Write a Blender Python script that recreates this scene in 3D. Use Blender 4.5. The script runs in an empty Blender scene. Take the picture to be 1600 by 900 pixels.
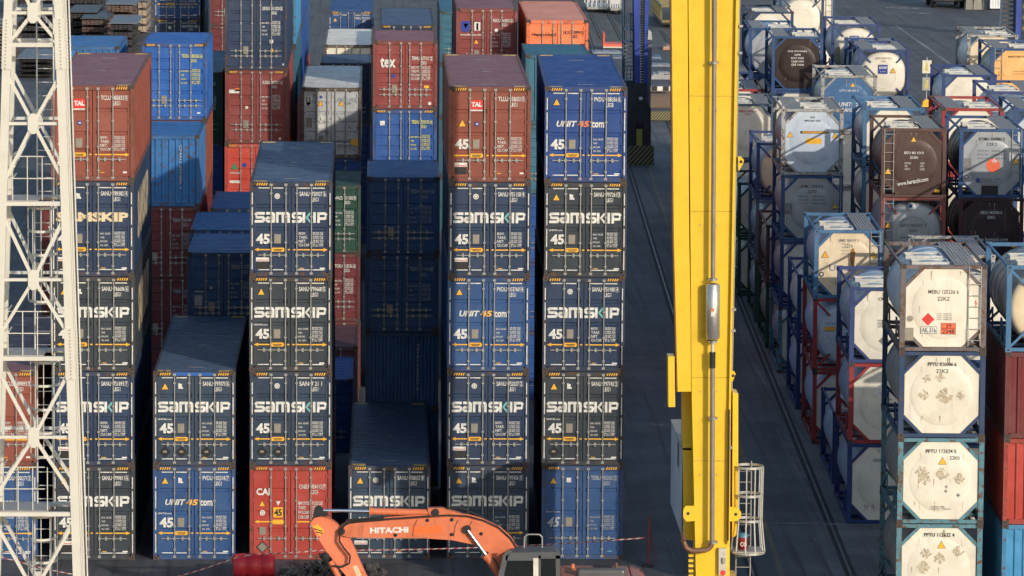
import bpy, math, random
from mathutils import Vector, Matrix
random.seed(7)
R = math.radians
S = bpy.context.scene
COL = S.collection

# ------------------------------------------------------------------ camera
CF, CH, CP, CY, CR = 7724.2, 26.223, 6.8375, 1.5101, 0.4316     # focal (px of 1600), height, pitch, yaw, roll
_a, _p, _g = R(CY), R(CP), R(CR)
FWD = Vector((math.sin(_a)*math.cos(_p), math.cos(_a)*math.cos(_p), -math.sin(_p)))
RGT = Vector((math.cos(_a), -math.sin(_a), 0))
UPV = RGT.cross(FWD)
RG2 = RGT*math.cos(_g) + UPV*math.sin(_g)
UP2 = UPV*math.cos(_g) - RGT*math.sin(_g)
cam = bpy.data.objects.new('camera', bpy.data.cameras.new('camera'))
COL.objects.link(cam)
cam.data.sensor_width = 36; cam.data.lens = CF/1600*36
cam.data.clip_start = 1; cam.data.clip_end = 6000
cam.matrix_world = Matrix(((RG2.x, UP2.x, -FWD.x, 0), (RG2.y, UP2.y, -FWD.y, 0), (RG2.z, UP2.z, -FWD.z, CH), (0, 0, 0, 1)))
S.camera = cam

# ------------------------------------------------------------------ light
SUN_AZ, SUN_EL = 30.0, 15.5            # degrees to the right of the view's back direction, and above the horizon
w = bpy.data.worlds.new('World'); S.world = w; w.use_nodes = True
nt = w.node_tree; nt.nodes.clear()
sky = nt.nodes.new('ShaderNodeTexSky'); sky.sky_type = 'NISHITA'; sky.sun_disc = False
sky.sun_elevation = R(SUN_EL); sky.sun_rotation = R(180-SUN_AZ)
sky.air_density = 1.0; sky.dust_density = 1.0; sky.ozone_density = 1.5
bg = nt.nodes.new('ShaderNodeBackground'); bg.inputs[1].default_value = 0.15
ow = nt.nodes.new('ShaderNodeOutputWorld')
nt.links.new(sky.outputs[0], bg.inputs[0]); nt.links.new(bg.outputs[0], ow.inputs[0])
sun = bpy.data.objects.new('sun', bpy.data.lights.new('sun', 'SUN')); COL.objects.link(sun)
sun.data.energy = 2.5; sun.data.angle = R(0.5); sun.data.color = (1.0, 0.90, 0.77)
_sd = Vector((math.sin(R(SUN_AZ))*math.cos(R(SUN_EL)), -math.cos(R(SUN_AZ))*math.cos(R(SUN_EL)), math.sin(R(SUN_EL))))
sun.rotation_euler = _sd.to_track_quat('Z', 'Y').to_euler()
S.view_settings.view_transform = 'Standard'; S.view_settings.look = 'None'
S.view_settings.exposure = 0.35; S.view_settings.gamma = 1.0; S.view_settings.use_curve_mapping = False

def ray(x, y):
    dx, dy = x-800, y-450
    return (FWD*CF + RG2*dx - UP2*dy)
def at(x, y, Y):
    d = ray(x, y); t = Y/d.y
    return Vector((d.x*t, Y, CH+d.z*t))
def gnd(x, y, z=0.0):
    d = ray(x, y); t = (z-CH)/d.z
    return Vector((d.x*t, d.y*t, z))

# ------------------------------------------------------------------ materials
MATS = {}
def _new(name):
    m = bpy.data.materials.new(name); m.use_nodes = True
    n = m.node_tree; b = n.nodes['Principled BSDF']
    return m, n, b
def paint(name, rgb, rust=0.25, rough=0.5, dirt=0.35, metal=0.0, bump=0.35, fade=0.22, rustcol=(0.10, 0.045, 0.022), tone=(0.09, 0.075, 0.06), low=0.0):
    """weathered paint: cloudy fading, grime, vertical rust streaks and small chips"""
    if name in MATS: return MATS[name]
    m, n, b = _new(name); N = n.nodes; Lk = n.links
    tc = N.new('ShaderNodeTexCoord'); oi = N.new('ShaderNodeObjectInfo')
    ad = N.new('ShaderNodeVectorMath'); ad.operation = 'ADD'
    ml = N.new('ShaderNodeVectorMath'); ml.operation = 'SCALE'; ml.inputs['Scale'].default_value = 37.0
    cmb = N.new('ShaderNodeCombineXYZ')
    for i in range(3): Lk.new(oi.outputs['Random'], cmb.inputs[i])
    Lk.new(cmb.outputs[0], ml.inputs[0]); Lk.new(tc.outputs['Object'], ad.inputs[0]); Lk.new(ml.outputs[0], ad.inputs[1])
    def noise(scale, detail, vec=None, rgh=0.6):
        t = N.new('ShaderNodeTexNoise'); t.inputs['Scale'].default_value = scale; t.inputs['Detail'].default_value = detail
        t.inputs['Roughness'].default_value = rgh
        Lk.new((vec or ad.outputs[0]), t.inputs['Vector']); return t.outputs['Fac']
    def ramp(fac, lo, hi, v0=0.0, v1=1.0):
        r = N.new('ShaderNodeMapRange'); r.inputs['From Min'].default_value = lo; r.inputs['From Max'].default_value = hi
        r.inputs['To Min'].default_value = v0; r.inputs['To Max'].default_value = v1
        Lk.new(fac, r.inputs['Value']); return r.outputs[0]
    def mix(fac, a, c):
        x = N.new('ShaderNodeMix'); x.data_type = 'RGBA'
        Lk.new(fac, x.inputs['Factor'])
        for s, v in ((x.inputs[6], a), (x.inputs[7], c)):
            if isinstance(v, tuple): s.default_value = (*v, 1)
            else: Lk.new(v, s)
        return x.outputs[2]
    grey = sum(rgb)/3
    faded = tuple(min(0.9, c*1.25+grey*0.25+0.012) for c in rgb)
    dark = tuple(c*0.62 for c in rgb)
    f1 = ramp(noise(0.8, 4), 0.35, 0.7, 0, min(1, fade*2.4))
    c1 = mix(f1, rgb, faded)
    f2 = ramp(noise(2.1, 5), 0.5, 0.75, 0, dirt)
    c2 = mix(f2, c1, dark)
    mp = N.new('ShaderNodeMapping'); mp.inputs['Scale'].default_value = (5.0, 5.0, 0.55)
    Lk.new(ad.outputs[0], mp.inputs[0])
    f3 = ramp(noise(1.0, 5, mp.outputs[0]), 0.58, 0.78, 0, dirt*0.9)
    c3 = mix(f3, c2, tone)
    f4 = ramp(noise(5.5, 8, None, 0.7), 0.70-0.19*rust, 0.76-0.17*rust, 0, min(1, rust*2.2))
    c4 = mix(f4, c3, rustcol)
    Lk.new(c4, b.inputs['Base Color'])
    r = ramp(noise(3.0, 3), 0.3, 0.7, rough-0.08, rough+0.15)
    Lk.new(r, b.inputs['Roughness'])
    b.inputs['Metallic'].default_value = metal
    b.inputs['Specular IOR Level'].default_value = 0.35
    if bump:
        bp = N.new('ShaderNodeBump'); bp.inputs['Strength'].default_value = bump; bp.inputs['Distance'].default_value = 0.02
        Lk.new(noise(1.7, 4), bp.inputs['Height']); Lk.new(bp.outputs[0], b.inputs['Normal'])
    MATS[name] = m; return m
def flat(name, rgb, rough=0.6, metal=0.0, var=0.12):
    if name in MATS: return MATS[name]
    m, n, b = _new(name); N = n.nodes; Lk = n.links
    t = N.new('ShaderNodeTexNoise'); t.inputs['Scale'].default_value = 9; t.inputs['Detail'].default_value = 5
    tc = N.new('ShaderNodeTexCoord'); Lk.new(tc.outputs['Object'], t.inputs['Vector'])
    r = N.new('ShaderNodeValToRGB'); r.color_ramp.elements[0].position = 0.35; r.color_ramp.elements[1].position = 0.68
    r.color_ramp.elements[0].color = (*[c*(1-var) for c in rgb], 1); r.color_ramp.elements[1].color = (*[min(1, c*(1+var*0.6)) for c in rgb], 1)
    Lk.new(t.outputs['Fac'], r.inputs['Fac']); Lk.new(r.outputs[0], b.inputs['Base Color'])
    b.inputs['Roughness'].default_value = rough; b.inputs['Metallic'].default_value = metal
    MATS[name] = m; return m

PC = dict(
    navy=(0.012, 0.030, 0.072), navy2=(0.016, 0.034, 0.064), slate=(0.024, 0.033, 0.044), steel=(0.022, 0.042, 0.074), ublue=(0.016, 0.062, 0.18),
    royal=(0.009, 0.046, 0.19), tblue=(0.008, 0.062, 0.24), bright=(0.008, 0.085, 0.32), rustyblue=(0.022, 0.13, 0.33), darkblue=(0.013, 0.072, 0.20),
    brown=(0.21, 0.052, 0.032), maroon=(0.125, 0.018, 0.020), redbrown=(0.20, 0.038, 0.034), texred=(0.20, 0.034, 0.030), red=(0.34, 0.034, 0.022),
    hyred=(0.46, 0.050, 0.032), orange=(0.78, 0.165, 0.055), green=(0.012, 0.052, 0.036), teal=(0.020, 0.105, 0.16), greyc=(0.37, 0.385, 0.395),
    cream=(0.70, 0.65, 0.52), purple=(0.085, 0.035, 0.042), skyblue=(0.035, 0.21, 0.40), darkgrey=(0.045, 0.045, 0.05))
def pc(k):
    rust = dict(rustyblue=0.75, greyc=0.6, cream=0.5, slate=0.32, purple=0.5).get(k, 0.2)
    dirt = dict(slate=0.65, navy=.5, navy2=.7, steel=.5, ublue=.5, brown=.5, greyc=0.5, royal=0.3, bright=0.15, rustyblue=0.5).get(k, 0.38)
    return paint('paint_'+k, PC[k], rust=rust, dirt=dirt)
def pf(k):                                                 # the same paint, worn through on the frame steel
    return paint('frame_'+k, tuple(c*0.75+0.012 for c in PC[k]), rust=0.8, dirt=0.8, rough=0.65)
M_cast = paint('casting_steel', (0.06, 0.045, 0.038), rust=0.9, dirt=0.6, rough=0.8)
M_rod = flat('galvanised_rod', (0.30, 0.30, 0.28), 0.45, 0.35)
M_white = flat('white_lettering', (0.64, 0.63, 0.59), 0.6, var=.22)
M_cream = flat('cream_lettering', (0.62, 0.50, 0.32), 0.6)
M_yel = flat('yellow_marking', (0.80, 0.40, 0.020), 0.6)
M_ylg = flat('pale_yellow_ink', (0.62, 0.58, 0.10), 0.6)
M_blk = flat('black_marking', (0.012, 0.012, 0.013), 0.6)
M_teal = flat('teal_marking', (0.16, 0.42, 0.42), 0.6)
M_redm = flat('red_marking', (0.60, 0.025, 0.020), 0.6)
M_org = flat('orange_marking', (0.72, 0.17, 0.03), 0.6)
M_tan = flat('plate_metal', (0.26, 0.235, 0.19), 0.5, 0.4)
M_bluem = flat('blue_marking', (0.015, 0.035, 0.26), 0.6)
M_grn = flat('green_marking', (0.02, 0.22, 0.09), 0.6)
M_gsk = flat('rubber_seal', (0.015, 0.015, 0.017), 0.8)
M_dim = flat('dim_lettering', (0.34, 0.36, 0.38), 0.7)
MK = dict(w=M_white, c=M_cream, y=M_yel, k=M_blk, t=M_teal, r=M_redm, o=M_org, p=M_tan, b=M_bluem, g=M_grn, d=M_dim)

# ------------------------------------------------------------------ mesh builder
class MB:
    def __init__(s): s.v = []; s.f = []; s.m = []; s.sm = []; s.mats = []
    def mi(s, mat):
        if mat not in s.mats: s.mats.append(mat)
        return s.mats.index(mat)
    def add(s, vs, fs, mat=None, smooth=False):
        o = len(s.v); s.v += [tuple(v) for v in vs]; i = s.mi(mat)
        for f in fs: s.f.append(tuple(a+o for a in f)); s.m.append(i); s.sm.append(smooth)
    def box(s, x0, y0, z0, x1, y1, z1, mat=None, mtx=None):
        vs = [(x0, y0, z0), (x1, y0, z0), (x1, y1, z0), (x0, y1, z0), (x0, y0, z1), (x1, y0, z1), (x1, y1, z1), (x0, y1, z1)]
        if mtx is not None: vs = [mtx @ Vector(v) for v in vs]
        s.add(vs, [(0, 3, 2, 1), (4, 5, 6, 7), (0, 1, 5, 4), (1, 2, 6, 5), (2, 3, 7, 6), (3, 0, 4, 7)], mat)
    def bar(s, a, b, wd, dp, mat=None, up=(0, 0, 1)):
        a = Vector(a); b = Vector(b); d = (b-a); L = d.length
        if L < 1e-6: return
        d.normalize(); u = Vector(up)
        if abs(d.dot(u)) > 0.98: u = Vector((0, 1, 0))
        x = d.cross(u).normalized(); y = x.cross(d)
        vs = []
        for p in (a, b):
            for i, j in ((-1, -1), (1, -1), (1, 1), (-1, 1)): vs.append(p + x*(i*wd/2) + y*(j*dp/2))
        s.add(vs, [(0, 3, 2, 1), (4, 5, 6, 7), (0, 1, 5, 4), (1, 2, 6, 5), (2, 3, 7, 6), (3, 0, 4, 7)], mat)
    def tube(s, a, b, r, mat=None, n=8, r2=None, cap=True):
        a = Vector(a); b = Vector(b); d = (b-a)
        if d.length < 1e-6: return
        d.normalize(); u = Vector((0, 0, 1)) if abs(d.z) < 0.9 else Vector((1, 0, 0))
        x = d.cross(u).normalized(); y = d.cross(x); r2 = r if r2 is None else r2
        ring = [x*math.cos(2*math.pi*i/n) + y*math.sin(2*math.pi*i/n) for i in range(n)]
        vs = [a+q*r for q in ring] + [b+q*r2 for q in ring]
        s.add(vs, [(i, i+n, (i+1) % n + n, (i+1) % n) for i in range(n)], mat, True)
        if cap:
            s.add([a+q*r for q in ring], [tuple(range(n))], mat); s.add([b+q*r2 for q in ring], [tuple(reversed(range(n)))], mat)
    def path(s, pts, r, mat=None, n=8):
        for p, q in zip(pts[:-1], pts[1:]): s.tube(p, q, r, mat, n, cap=True)
    def lathe(s, o, axis, prof, mat=None, n=32, smooth=True):
        o = Vector(o); d = Vector(axis).normalized(); u = Vector((0, 0, 1)) if abs(d.z) < 0.9 else Vector((1, 0, 0))
        x = d.cross(u).normalized(); y = d.cross(x)
        vs = []
        for (t, r) in prof:
            for i in range(n):
                an = 2*math.pi*i/n; vs.append(o + d*t + x*(r*math.cos(an)) + y*(r*math.sin(an)))
        fs = []
        for k in range(len(prof)-1):
            for i in range(n): fs.append((k*n+i, (k+1)*n+i, (k+1)*n+(i+1) % n, k*n+(i+1) % n))
        s.add(vs, fs, mat, smooth)
    def prism(s, poly, y0, y1, mat=None):
        """closed outline in x,z extruded from y0 to y1"""
        n = len(poly); vs = [(p[0], y0, p[1]) for p in poly] + [(p[0], y1, p[1]) for p in poly]
        s.add(vs, [tuple(range(n)), tuple(reversed(range(n, 2*n)))] + [(i, i+n, (i+1) % n + n, (i+1) % n) for i in range(n)], mat)
    def sheet(s, prof, a0, a1, mapf, mat=None):
        """profile points (u,d) swept between a0 and a1; mapf(u,d,a) -> xyz"""
        vs = [mapf(u, d, a0) for u, d in prof] + [mapf(u, d, a1) for u, d in prof]; n = len(prof)
        s.add(vs, [(i, i+1, i+1+n, i+n) for i in range(n-1)], mat)
    def rect(s, x0, z0, x1, z1, mat, y=0.0): s.add([(x0, y, z0), (x1, y, z0), (x1, y, z1), (x0, y, z1)], [(0, 1, 2, 3)], mat)
    def poly(s, pts, mat, y=0.0): s.add([(p[0], y, p[1]) for p in pts], [tuple(range(len(pts)))], mat)
    def disc(s, cx, cz, r, mat, y=0.0, n=16): s.poly([(cx+r*math.cos(2*math.pi*i/n), cz+r*math.sin(2*math.pi*i/n)) for i in range(n)], mat, y)
    def mesh(s, name):
        me = bpy.data.meshes.new(name); me.from_pydata(s.v, [], s.f)
        for mt in s.mats:
            if mt is None: me.materials.append(None)
            else: me.materials.append(mt)
        me.polygons.foreach_set('material_index', s.m); me.polygons.foreach_set('use_smooth', s.sm); me.update()
        return me
    def build(s, name, parent=None, mat=None, loc=(0, 0, 0)):
        me = s.mesh(name)
        if mat is not None and s.mats == [None]: me.materials[0] = mat
        return link(name, me, parent, loc)
def link(name, me, parent=None, loc=(0, 0, 0), mats=None):
    o = bpy.data.objects.new(name, me); COL.objects.link(o); o.location = loc
    if parent is not None: o.parent = parent
    if mats:
        for i, m in enumerate(mats):
            o.material_slots[i].link = 'OBJECT'; o.material_slots[i].material = m
    return o
def thing(name, label, cat, loc=(0, 0, 0), rz=0.0, group=None):
    o = bpy.data.objects.new(name, None); COL.objects.link(o); o.empty_display_size = 0.3
    o.location = loc; o.rotation_euler = (0, 0, rz); tag(o, label, cat, group); return o
def tag(o, label=None, cat=None, group=None, kind=None):
    if label: o['label'] = label
    if cat: o['category'] = cat
    if group: o['group'] = group
    if kind: o['kind'] = kind
    return o

# ------------------------------------------------------------------ lettering
_TX = {}
def text_mesh(s, bold=0.0, shear=0.0):
    k = (s, bold, shear)
    if k not in _TX:
        c = bpy.data.curves.new('lettering_outline', 'FONT'); c.body = s; c.size = 1.0; c.resolution_u = 2; c.offset = bold; c.shear = shear
        c.dimensions = '2D'; c.fill_mode = 'BOTH'
        o = bpy.data.objects.new('lettering_outline', c)
        me = bpy.data.meshes.new_from_object(o)
        vs = [(v.co.x, v.co.y) for v in me.vertices]; fs = [tuple(p.vertices) for p in me.polygons]
        bpy.data.objects.remove(o); bpy.data.curves.remove(c); bpy.data.meshes.remove(me)
        xs = [v[0] for v in vs] or [0]; zs = [v[1] for v in vs] or [0]
        x0, x1, z0, z1 = min(xs), max(xs), min(zs), max(zs)
        _TX[k] = ([((a-x0)/(x1-x0+1e-9), (b-z0)/(z1-z0+1e-9)) for a, b in vs], fs)
    return _TX[k]
def text(mb, s, x0, z0, x1, z1, mat, y=0.0, bold=0.015, shear=0.0, mapf=None):
    """write s so that it fills the rectangle"""
    vs, fs = text_mesh(s, bold, shear)
    if mapf is None: pts = [(x0+a*(x1-x0), y, z0+b*(z1-z0)) for a, b in vs]
    else: pts = [mapf(x0+a*(x1-x0), z0+b*(z1-z0)) for a, b in vs]
    mb.add(pts, fs, mat)
def stroke(mb, pts, t, sx, sz, ox, oz, mat, y):
    for i in range(len(pts)-1):
        (ax, az), (bx, bz) = pts[i], pts[i+1]
        d = math.hypot(bx-ax, bz-az); ux, uz = (bx-ax)/d, (bz-az)/d; nx, nz = -uz*t/2, ux*t/2
        e0 = t/2 if i > 0 else 0; e1 = t/2 if i < len(pts)-2 else 0
        a = (ax-ux*e0, az-uz*e0); b = (bx+ux*e1, bz+uz*e1)
        q = [(a[0]+nx, a[1]+nz), (b[0]+nx, b[1]+nz), (b[0]-nx, b[1]-nz), (a[0]-nx, a[1]-nz)]
        mb.poly([(ox+p[0]*sx, oz+p[1]*sz) for p in reversed(q)], mat, y-0.0008*(i+1))
def samlogo(mb, x0, z0, x1, z1, mat, kmat, y):
    """the wide rounded wordmark, in units of 1270 x 185"""
    kx = (x1-x0)/1270; kz = (z1-z0)/185
    s_ = [(180, 162), (42, 162), (24, 146), (24, 110), (42, 92), (146, 92), (163, 76), (163, 40), (146, 23), (5, 23)]
    G = [(0, [s_]), (190, [[(14, 162), (128, 162), (147, 144), (147, 0)], [(147, 23), (42, 23), (23, 40), (23, 68), (42, 86), (147, 86)]]),
         (375, [[(23, 0), (23, 185)], [(23, 162), (204, 162), (222, 144), (222, 0)], [(122, 162), (122, 0)]]), (650, [s_]), (840, [[(23, 0), (23, 185)]]),
         (1025, [[(23, 0), (23, 185)]]), (1095, [[(23, 0), (23, 185)], [(23, 162), (134, 162), (152, 144), (152, 92), (134, 74), (23, 74)]])]
    q = 0
    for ox, sts in G:
        for st in sts:
            for i in range(len(st)-1):
                (ax, az), (bx, bz) = st[i], st[i+1]; d = math.hypot(bx-ax, bz-az); ux, uz = (bx-ax)/d, (bz-az)/d; nx, nz = -uz*22.5, ux*22.5
                e0 = 9 if i > 0 else 0; e1 = 9 if i < len(st)-2 else 0; q += 1
                P = [(ax-ux*e0+nx, az-uz*e0+nz), (bx+ux*e1+nx, bz+uz*e1+nz), (bx+ux*e1-nx, bz+uz*e1-nz), (ax-ux*e0-nx, az-uz*e0-nz)]
                mb.poly([(x0+(ox+p[0])*kx, z0+p[1]*kz) for p in reversed(P)], mat, y-.0006*(q % 9))
    for P in ([(125, 183), (72, 183), (0, 95), (42, 95)], [(0, 93), (42, 93), (125, 2), (76, 2)]):
        mb.poly([(x0+(890+p[0])*kx, z0+p[1]*kz) for p in P], kmat, y-.006)

# ------------------------------------------------------------------ container meshes (shared)
_C = {}
def cached(key, fn):
    if key not in _C: _C[key] = fn()
    return _C[key]
def wave(L0, L1, pitch, depth):
    n = max(1, round((L1-L0)/pitch)); p = (L1-L0)/n; pr = []
    for i in range(n):
        a = L0+i*p; pr += [(a, 0), (a+p*.30, 0), (a+p*.46, depth), (a+p*.84, depth)]
    pr.append((L1, 0)); return pr
def c_frame(L, H, W, door):
    m = MB(); t = 0.10
    for y0, y1 in ((0, .12), (L-.12, L)):
        for x0, x1 in ((0, .12), (W-.12, W)): m.box(x0+.004, y0+.004, .118, x1-.004, y1-.004, H-.118)
        m.box(.178, y0+.006, .01, W-.178, y1-.006, .15); m.box(.178, y0+.008, H-.14, W-.178, y1-.008, H-.012)
    for x0, x1 in ((0.012, .09), (W-.09, W-.012)):
        m.box(x0, .162, .02, x1, L-.162, .17); m.box(x0+.002, .162, H-.085, x1-.002, L-.162, H-.015)
    m.box(.1, .13, .10, W-.1, L-.13, .16)
    if door:                                              # forklift-like lock recess lips and header gutter
        m.box(.13, .0, H-.155, W-.13, .05, H-.143)
    return m.mesh('frame')
def c_cast():
    m = MB(); m.box(0, 0, 0, .178, .162, .118)
    for (x0, z0, x1, z1) in ((.055, .035, .125, .085),):
        m.box(x0, -.002, z0, x1, .0, z1, M_blk)
    m.box(-.002, .045, .035, 0, .115, .085, M_blk); m.box(.178, .045, .035, .180, .115, .085, M_blk)
    m.box(.05, .05, .118, .125, .11, .120, M_blk)
    return m.mesh('corner_casting')
def c_side(L, H, right, W):
    m = MB(); pr = wave(.12, L-.12, .278, .036)
    if right: m.sheet(pr, .17, H-.08, lambda u, d, a: (W-.03-d, u, a))
    else: m.sheet(pr, .17, H-.08, lambda u, d, a: (.03+d, u, a))
    return m.mesh('side_wall')
def c_roof(L, H, W):
    m = MB(); pr = wave(.13, L-.13, .42, .02)
    m.sheet(pr, .08, W-.08, lambda u, d, a: (a, u, H-.022-d))
    m.box(.06, .163, H-.026, .30, .55, H-.006) if False else None
    return m.mesh('roof')
def c_end(H, W, y, out):
    m = MB(); pr = wave(.12, W-.12, .25, .045)
    m.sheet(pr, .15, H-.14, lambda u, d, a: (u, y+out*d, a))
    return m.mesh('end_wall')
def c_door(H, W, side, style):
    m = MB(); cx = W/2; x0, x1 = (.125, cx-.012) if side == 0 else (cx+.012, W-.125)
    z0, z1 = .155, H-.145
    m.box(x0, .095, z0, x1, .12, z1)
    b = .07
    m.box(x0, .05, z0, x0+b, .095, z1); m.box(x1-b, .05, z0, x1, .095, z1)
    m.box(x0+b, .051, z0, x1-b, .095, z0+.09); m.box(x0+b, .051, z1-.09, x1-b, .095, z1)
    zz = [z0+.09]
    if style == 'a': gr = [H*.315, H*.50, H*.74]
    else: gr = [z0+.09+(z1-z0-.18)*i/6 for i in range(1, 6)]
    pr = [(z0+.09, .064)]
    for g in gr: pr += [(g-.06, .064), (g-.035, .092), (g+.035, .092), (g+.06, .064)]
    pr.append((z1-.09, .064))
    m.sheet(pr, x0+b, x1-b, lambda u, d, a: (a, d, u))
    m.box(x0-.006, .058, z0-.004, x0-.0005, .1, z1+.004, M_gsk); m.box(x1+.0005, .058, z0-.004, x1+.006, .1, z1+.004, M_gsk)
    for k in range(4):                                    # hinges on the outer edge
        z = z0+.18+(z1-z0-.36)*k/3; xx = x0-.02 if side == 0 else x1-.05
        m.box(xx, .018, z-.05, xx+.07, .049, z+.05)
    return m.mesh('door')
def c_rod(H, hz, dirn):
    m = MB(); r = .019; y = .018
    m.tube((0, y, .09), (0, y, H-.07), r, M_rod, 8)
    for z in (.10, H-.10): m.box(-.045, -.012, z-.035, .045, .049, z+.035, M_rod)
    for z in (.32, H*.36, H*.63, H-.36): m.box(-.04, -.004, z-.022, .04, .050, z+.022, M_rod)
    for z in hz:
        m.box(min(0, dirn*.40), -.012, z-.013, max(0, dirn*.40), .004, z+.013, M_rod)
        m.box(dirn*.20-.03, -.018, z-.055, dirn*.20+.03, .05, z+.055, M_rod)
        m.box(-.035, -.01, z-.05, .035, .03, z+.05, M_rod)
    return m.mesh('locking_rod')

def hazard(m, x0, x1, z0, z1, y):
    n = 5; w_ = (x1-x0)/n
    m.rect(x0, z0, x1, z1, M_blk, y)
    for i in range(n):
        a = x0+i*w_; b = a+w_*.5; sh = w_*.45
        m.poly([(a, z0), (b, z0), (min(b+sh, x1), z1), (min(a+sh, x1), z1)], M_yel, y-.002)
def m_dash(m, H, W, y=.047):
    t = .028
    for z0, z1 in ((.22, .80), (.92, 1.48), (1.58, 2.12), (2.2, H-.34)):
        for x in (.062, W-.062-t): m.rect(x, z0, x+t, z1, M_white, .001)
    for x0, x1 in ((.26, .60), (.70, 1.02), (1.45, 1.82), (1.90, 2.26)):
        m.rect(x0, H-.215, x1, H-.185, M_white, y); m.rect(x0, .195, x1, .222, M_white, y)
def m_arrow(m, z, W, y=.0455):
    m.rect(.26, z-.018, W/2-.14, z+.018, M_yel, y); m.rect(W/2-.10, z-.018, W/2-.03, z+.018, M_yel, y); m.rect(W/2+.06, z-.018, W-.26, z+.018, M_yel, y)
    m.poly([(.14, z), (.27, z-.055), (.27, z+.055)], M_yel, y-.001); m.poly([(W-.14, z), (W-.27, z+.055), (W-.27, z-.055)], M_yel, y-.001)
    m.rect(.67, z-.06, 1.04, z+.06, M_yel, y-.003); m.rect(.71, z-.005, 1.0, z+.02, M_blk, y-.004); m.rect(.74, z-.04, .96, z-.02, M_blk, y-.004)
def m_tri(m, x, z, s, y=.0455):
    m.poly([(x-s, z-s*.85), (x+s, z-s*.85), (x, z+s)], M_blk, y); m.poly([(x-s*.86, z-s*.77), (x+s*.86, z-s*.77), (x, z+s*.84)], M_yel, y-.002)
def m_num(m, code, num, dig, typ, mat, W, H, y=.0455, zt=None):
    zt = zt or H-.31; k = W/2.5
    text(m, code, 1.50*k, zt-.135, 1.80*k, zt, mat, y)
    text(m, num, 1.87*k, zt-.135, 2.19*k, zt, mat, y)
    if dig:
        text(m, dig, 2.235*k, zt-.13, 2.29*k, zt-.01, mat, y)
        for a, b, c, d in ((2.215, zt-.15, 2.315, zt-.142), (2.215, zt-.002, 2.315, zt+.006), (2.215, zt-.15, 2.223, zt+.006), (2.307, zt-.15, 2.315, zt+.006)): m.rect(a*k, b, c*k, d, mat, y)
    text(m, typ, 1.87*k, zt-.30, 2.08*k, zt-.175, mat, y)
WT1 = ('MGW.', 'TARE.', 'NET.', 'CU.CAP.'); WT2 = ('MAX. GROSS', 'TARE', 'PAYLOAD', 'CU. CAP.')
def m_weights(m, mat, W, z1=1.38, z0=.91, big=True, x=1.48, names=None, y=.0455):
    k = W/2.5; names = names or (WT1 if big else WT2); h = (z1-z0)/len(names)
    vals = ('34.000 KG', '4.800 KG', '29.200 KG', '89.1 CBM')
    for i, n in enumerate(names):
        zz = z1-h*(i+1); hh = h*.72 if big else h*.45; ww = (.055 if big else .030)*len(n)
        text(m, n, x*k, zz+h*.1, (x+min(ww, .34))*k, zz+h*.1+hh, mat, y, bold=.012)
        text(m, vals[i % 4], (x+.42)*k, zz+h*.48, (x+.74)*k, zz+h*.86, mat, y); text(m, '74.960 LBS' if i < 3 else '3.147 CFT', (x+.42)*k, zz+h*.04, (x+.74)*k, zz+h*.42, mat, y)
def m_fold(m, x, z, s=.085, y=.0455):
    m.poly([(x-s*.8, z-s), (x+s*.9, z-s), (x+s*.9, z-s*.6), (x+s*.5, z-s*.2), (x+s*.5, z+s*.75), (x-s*.3, z+s*.75), (x-s*.3, z+s), (x-s*.8, z+s)], M_white, y)
def m_seal(m, x, z, y=.0455):
    m.disc(x, z, .085, M_white, y); m.disc(x, z, .055, M_tan, y-.002); m.disc(x, z, .035, M_white, y-.004)

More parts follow.
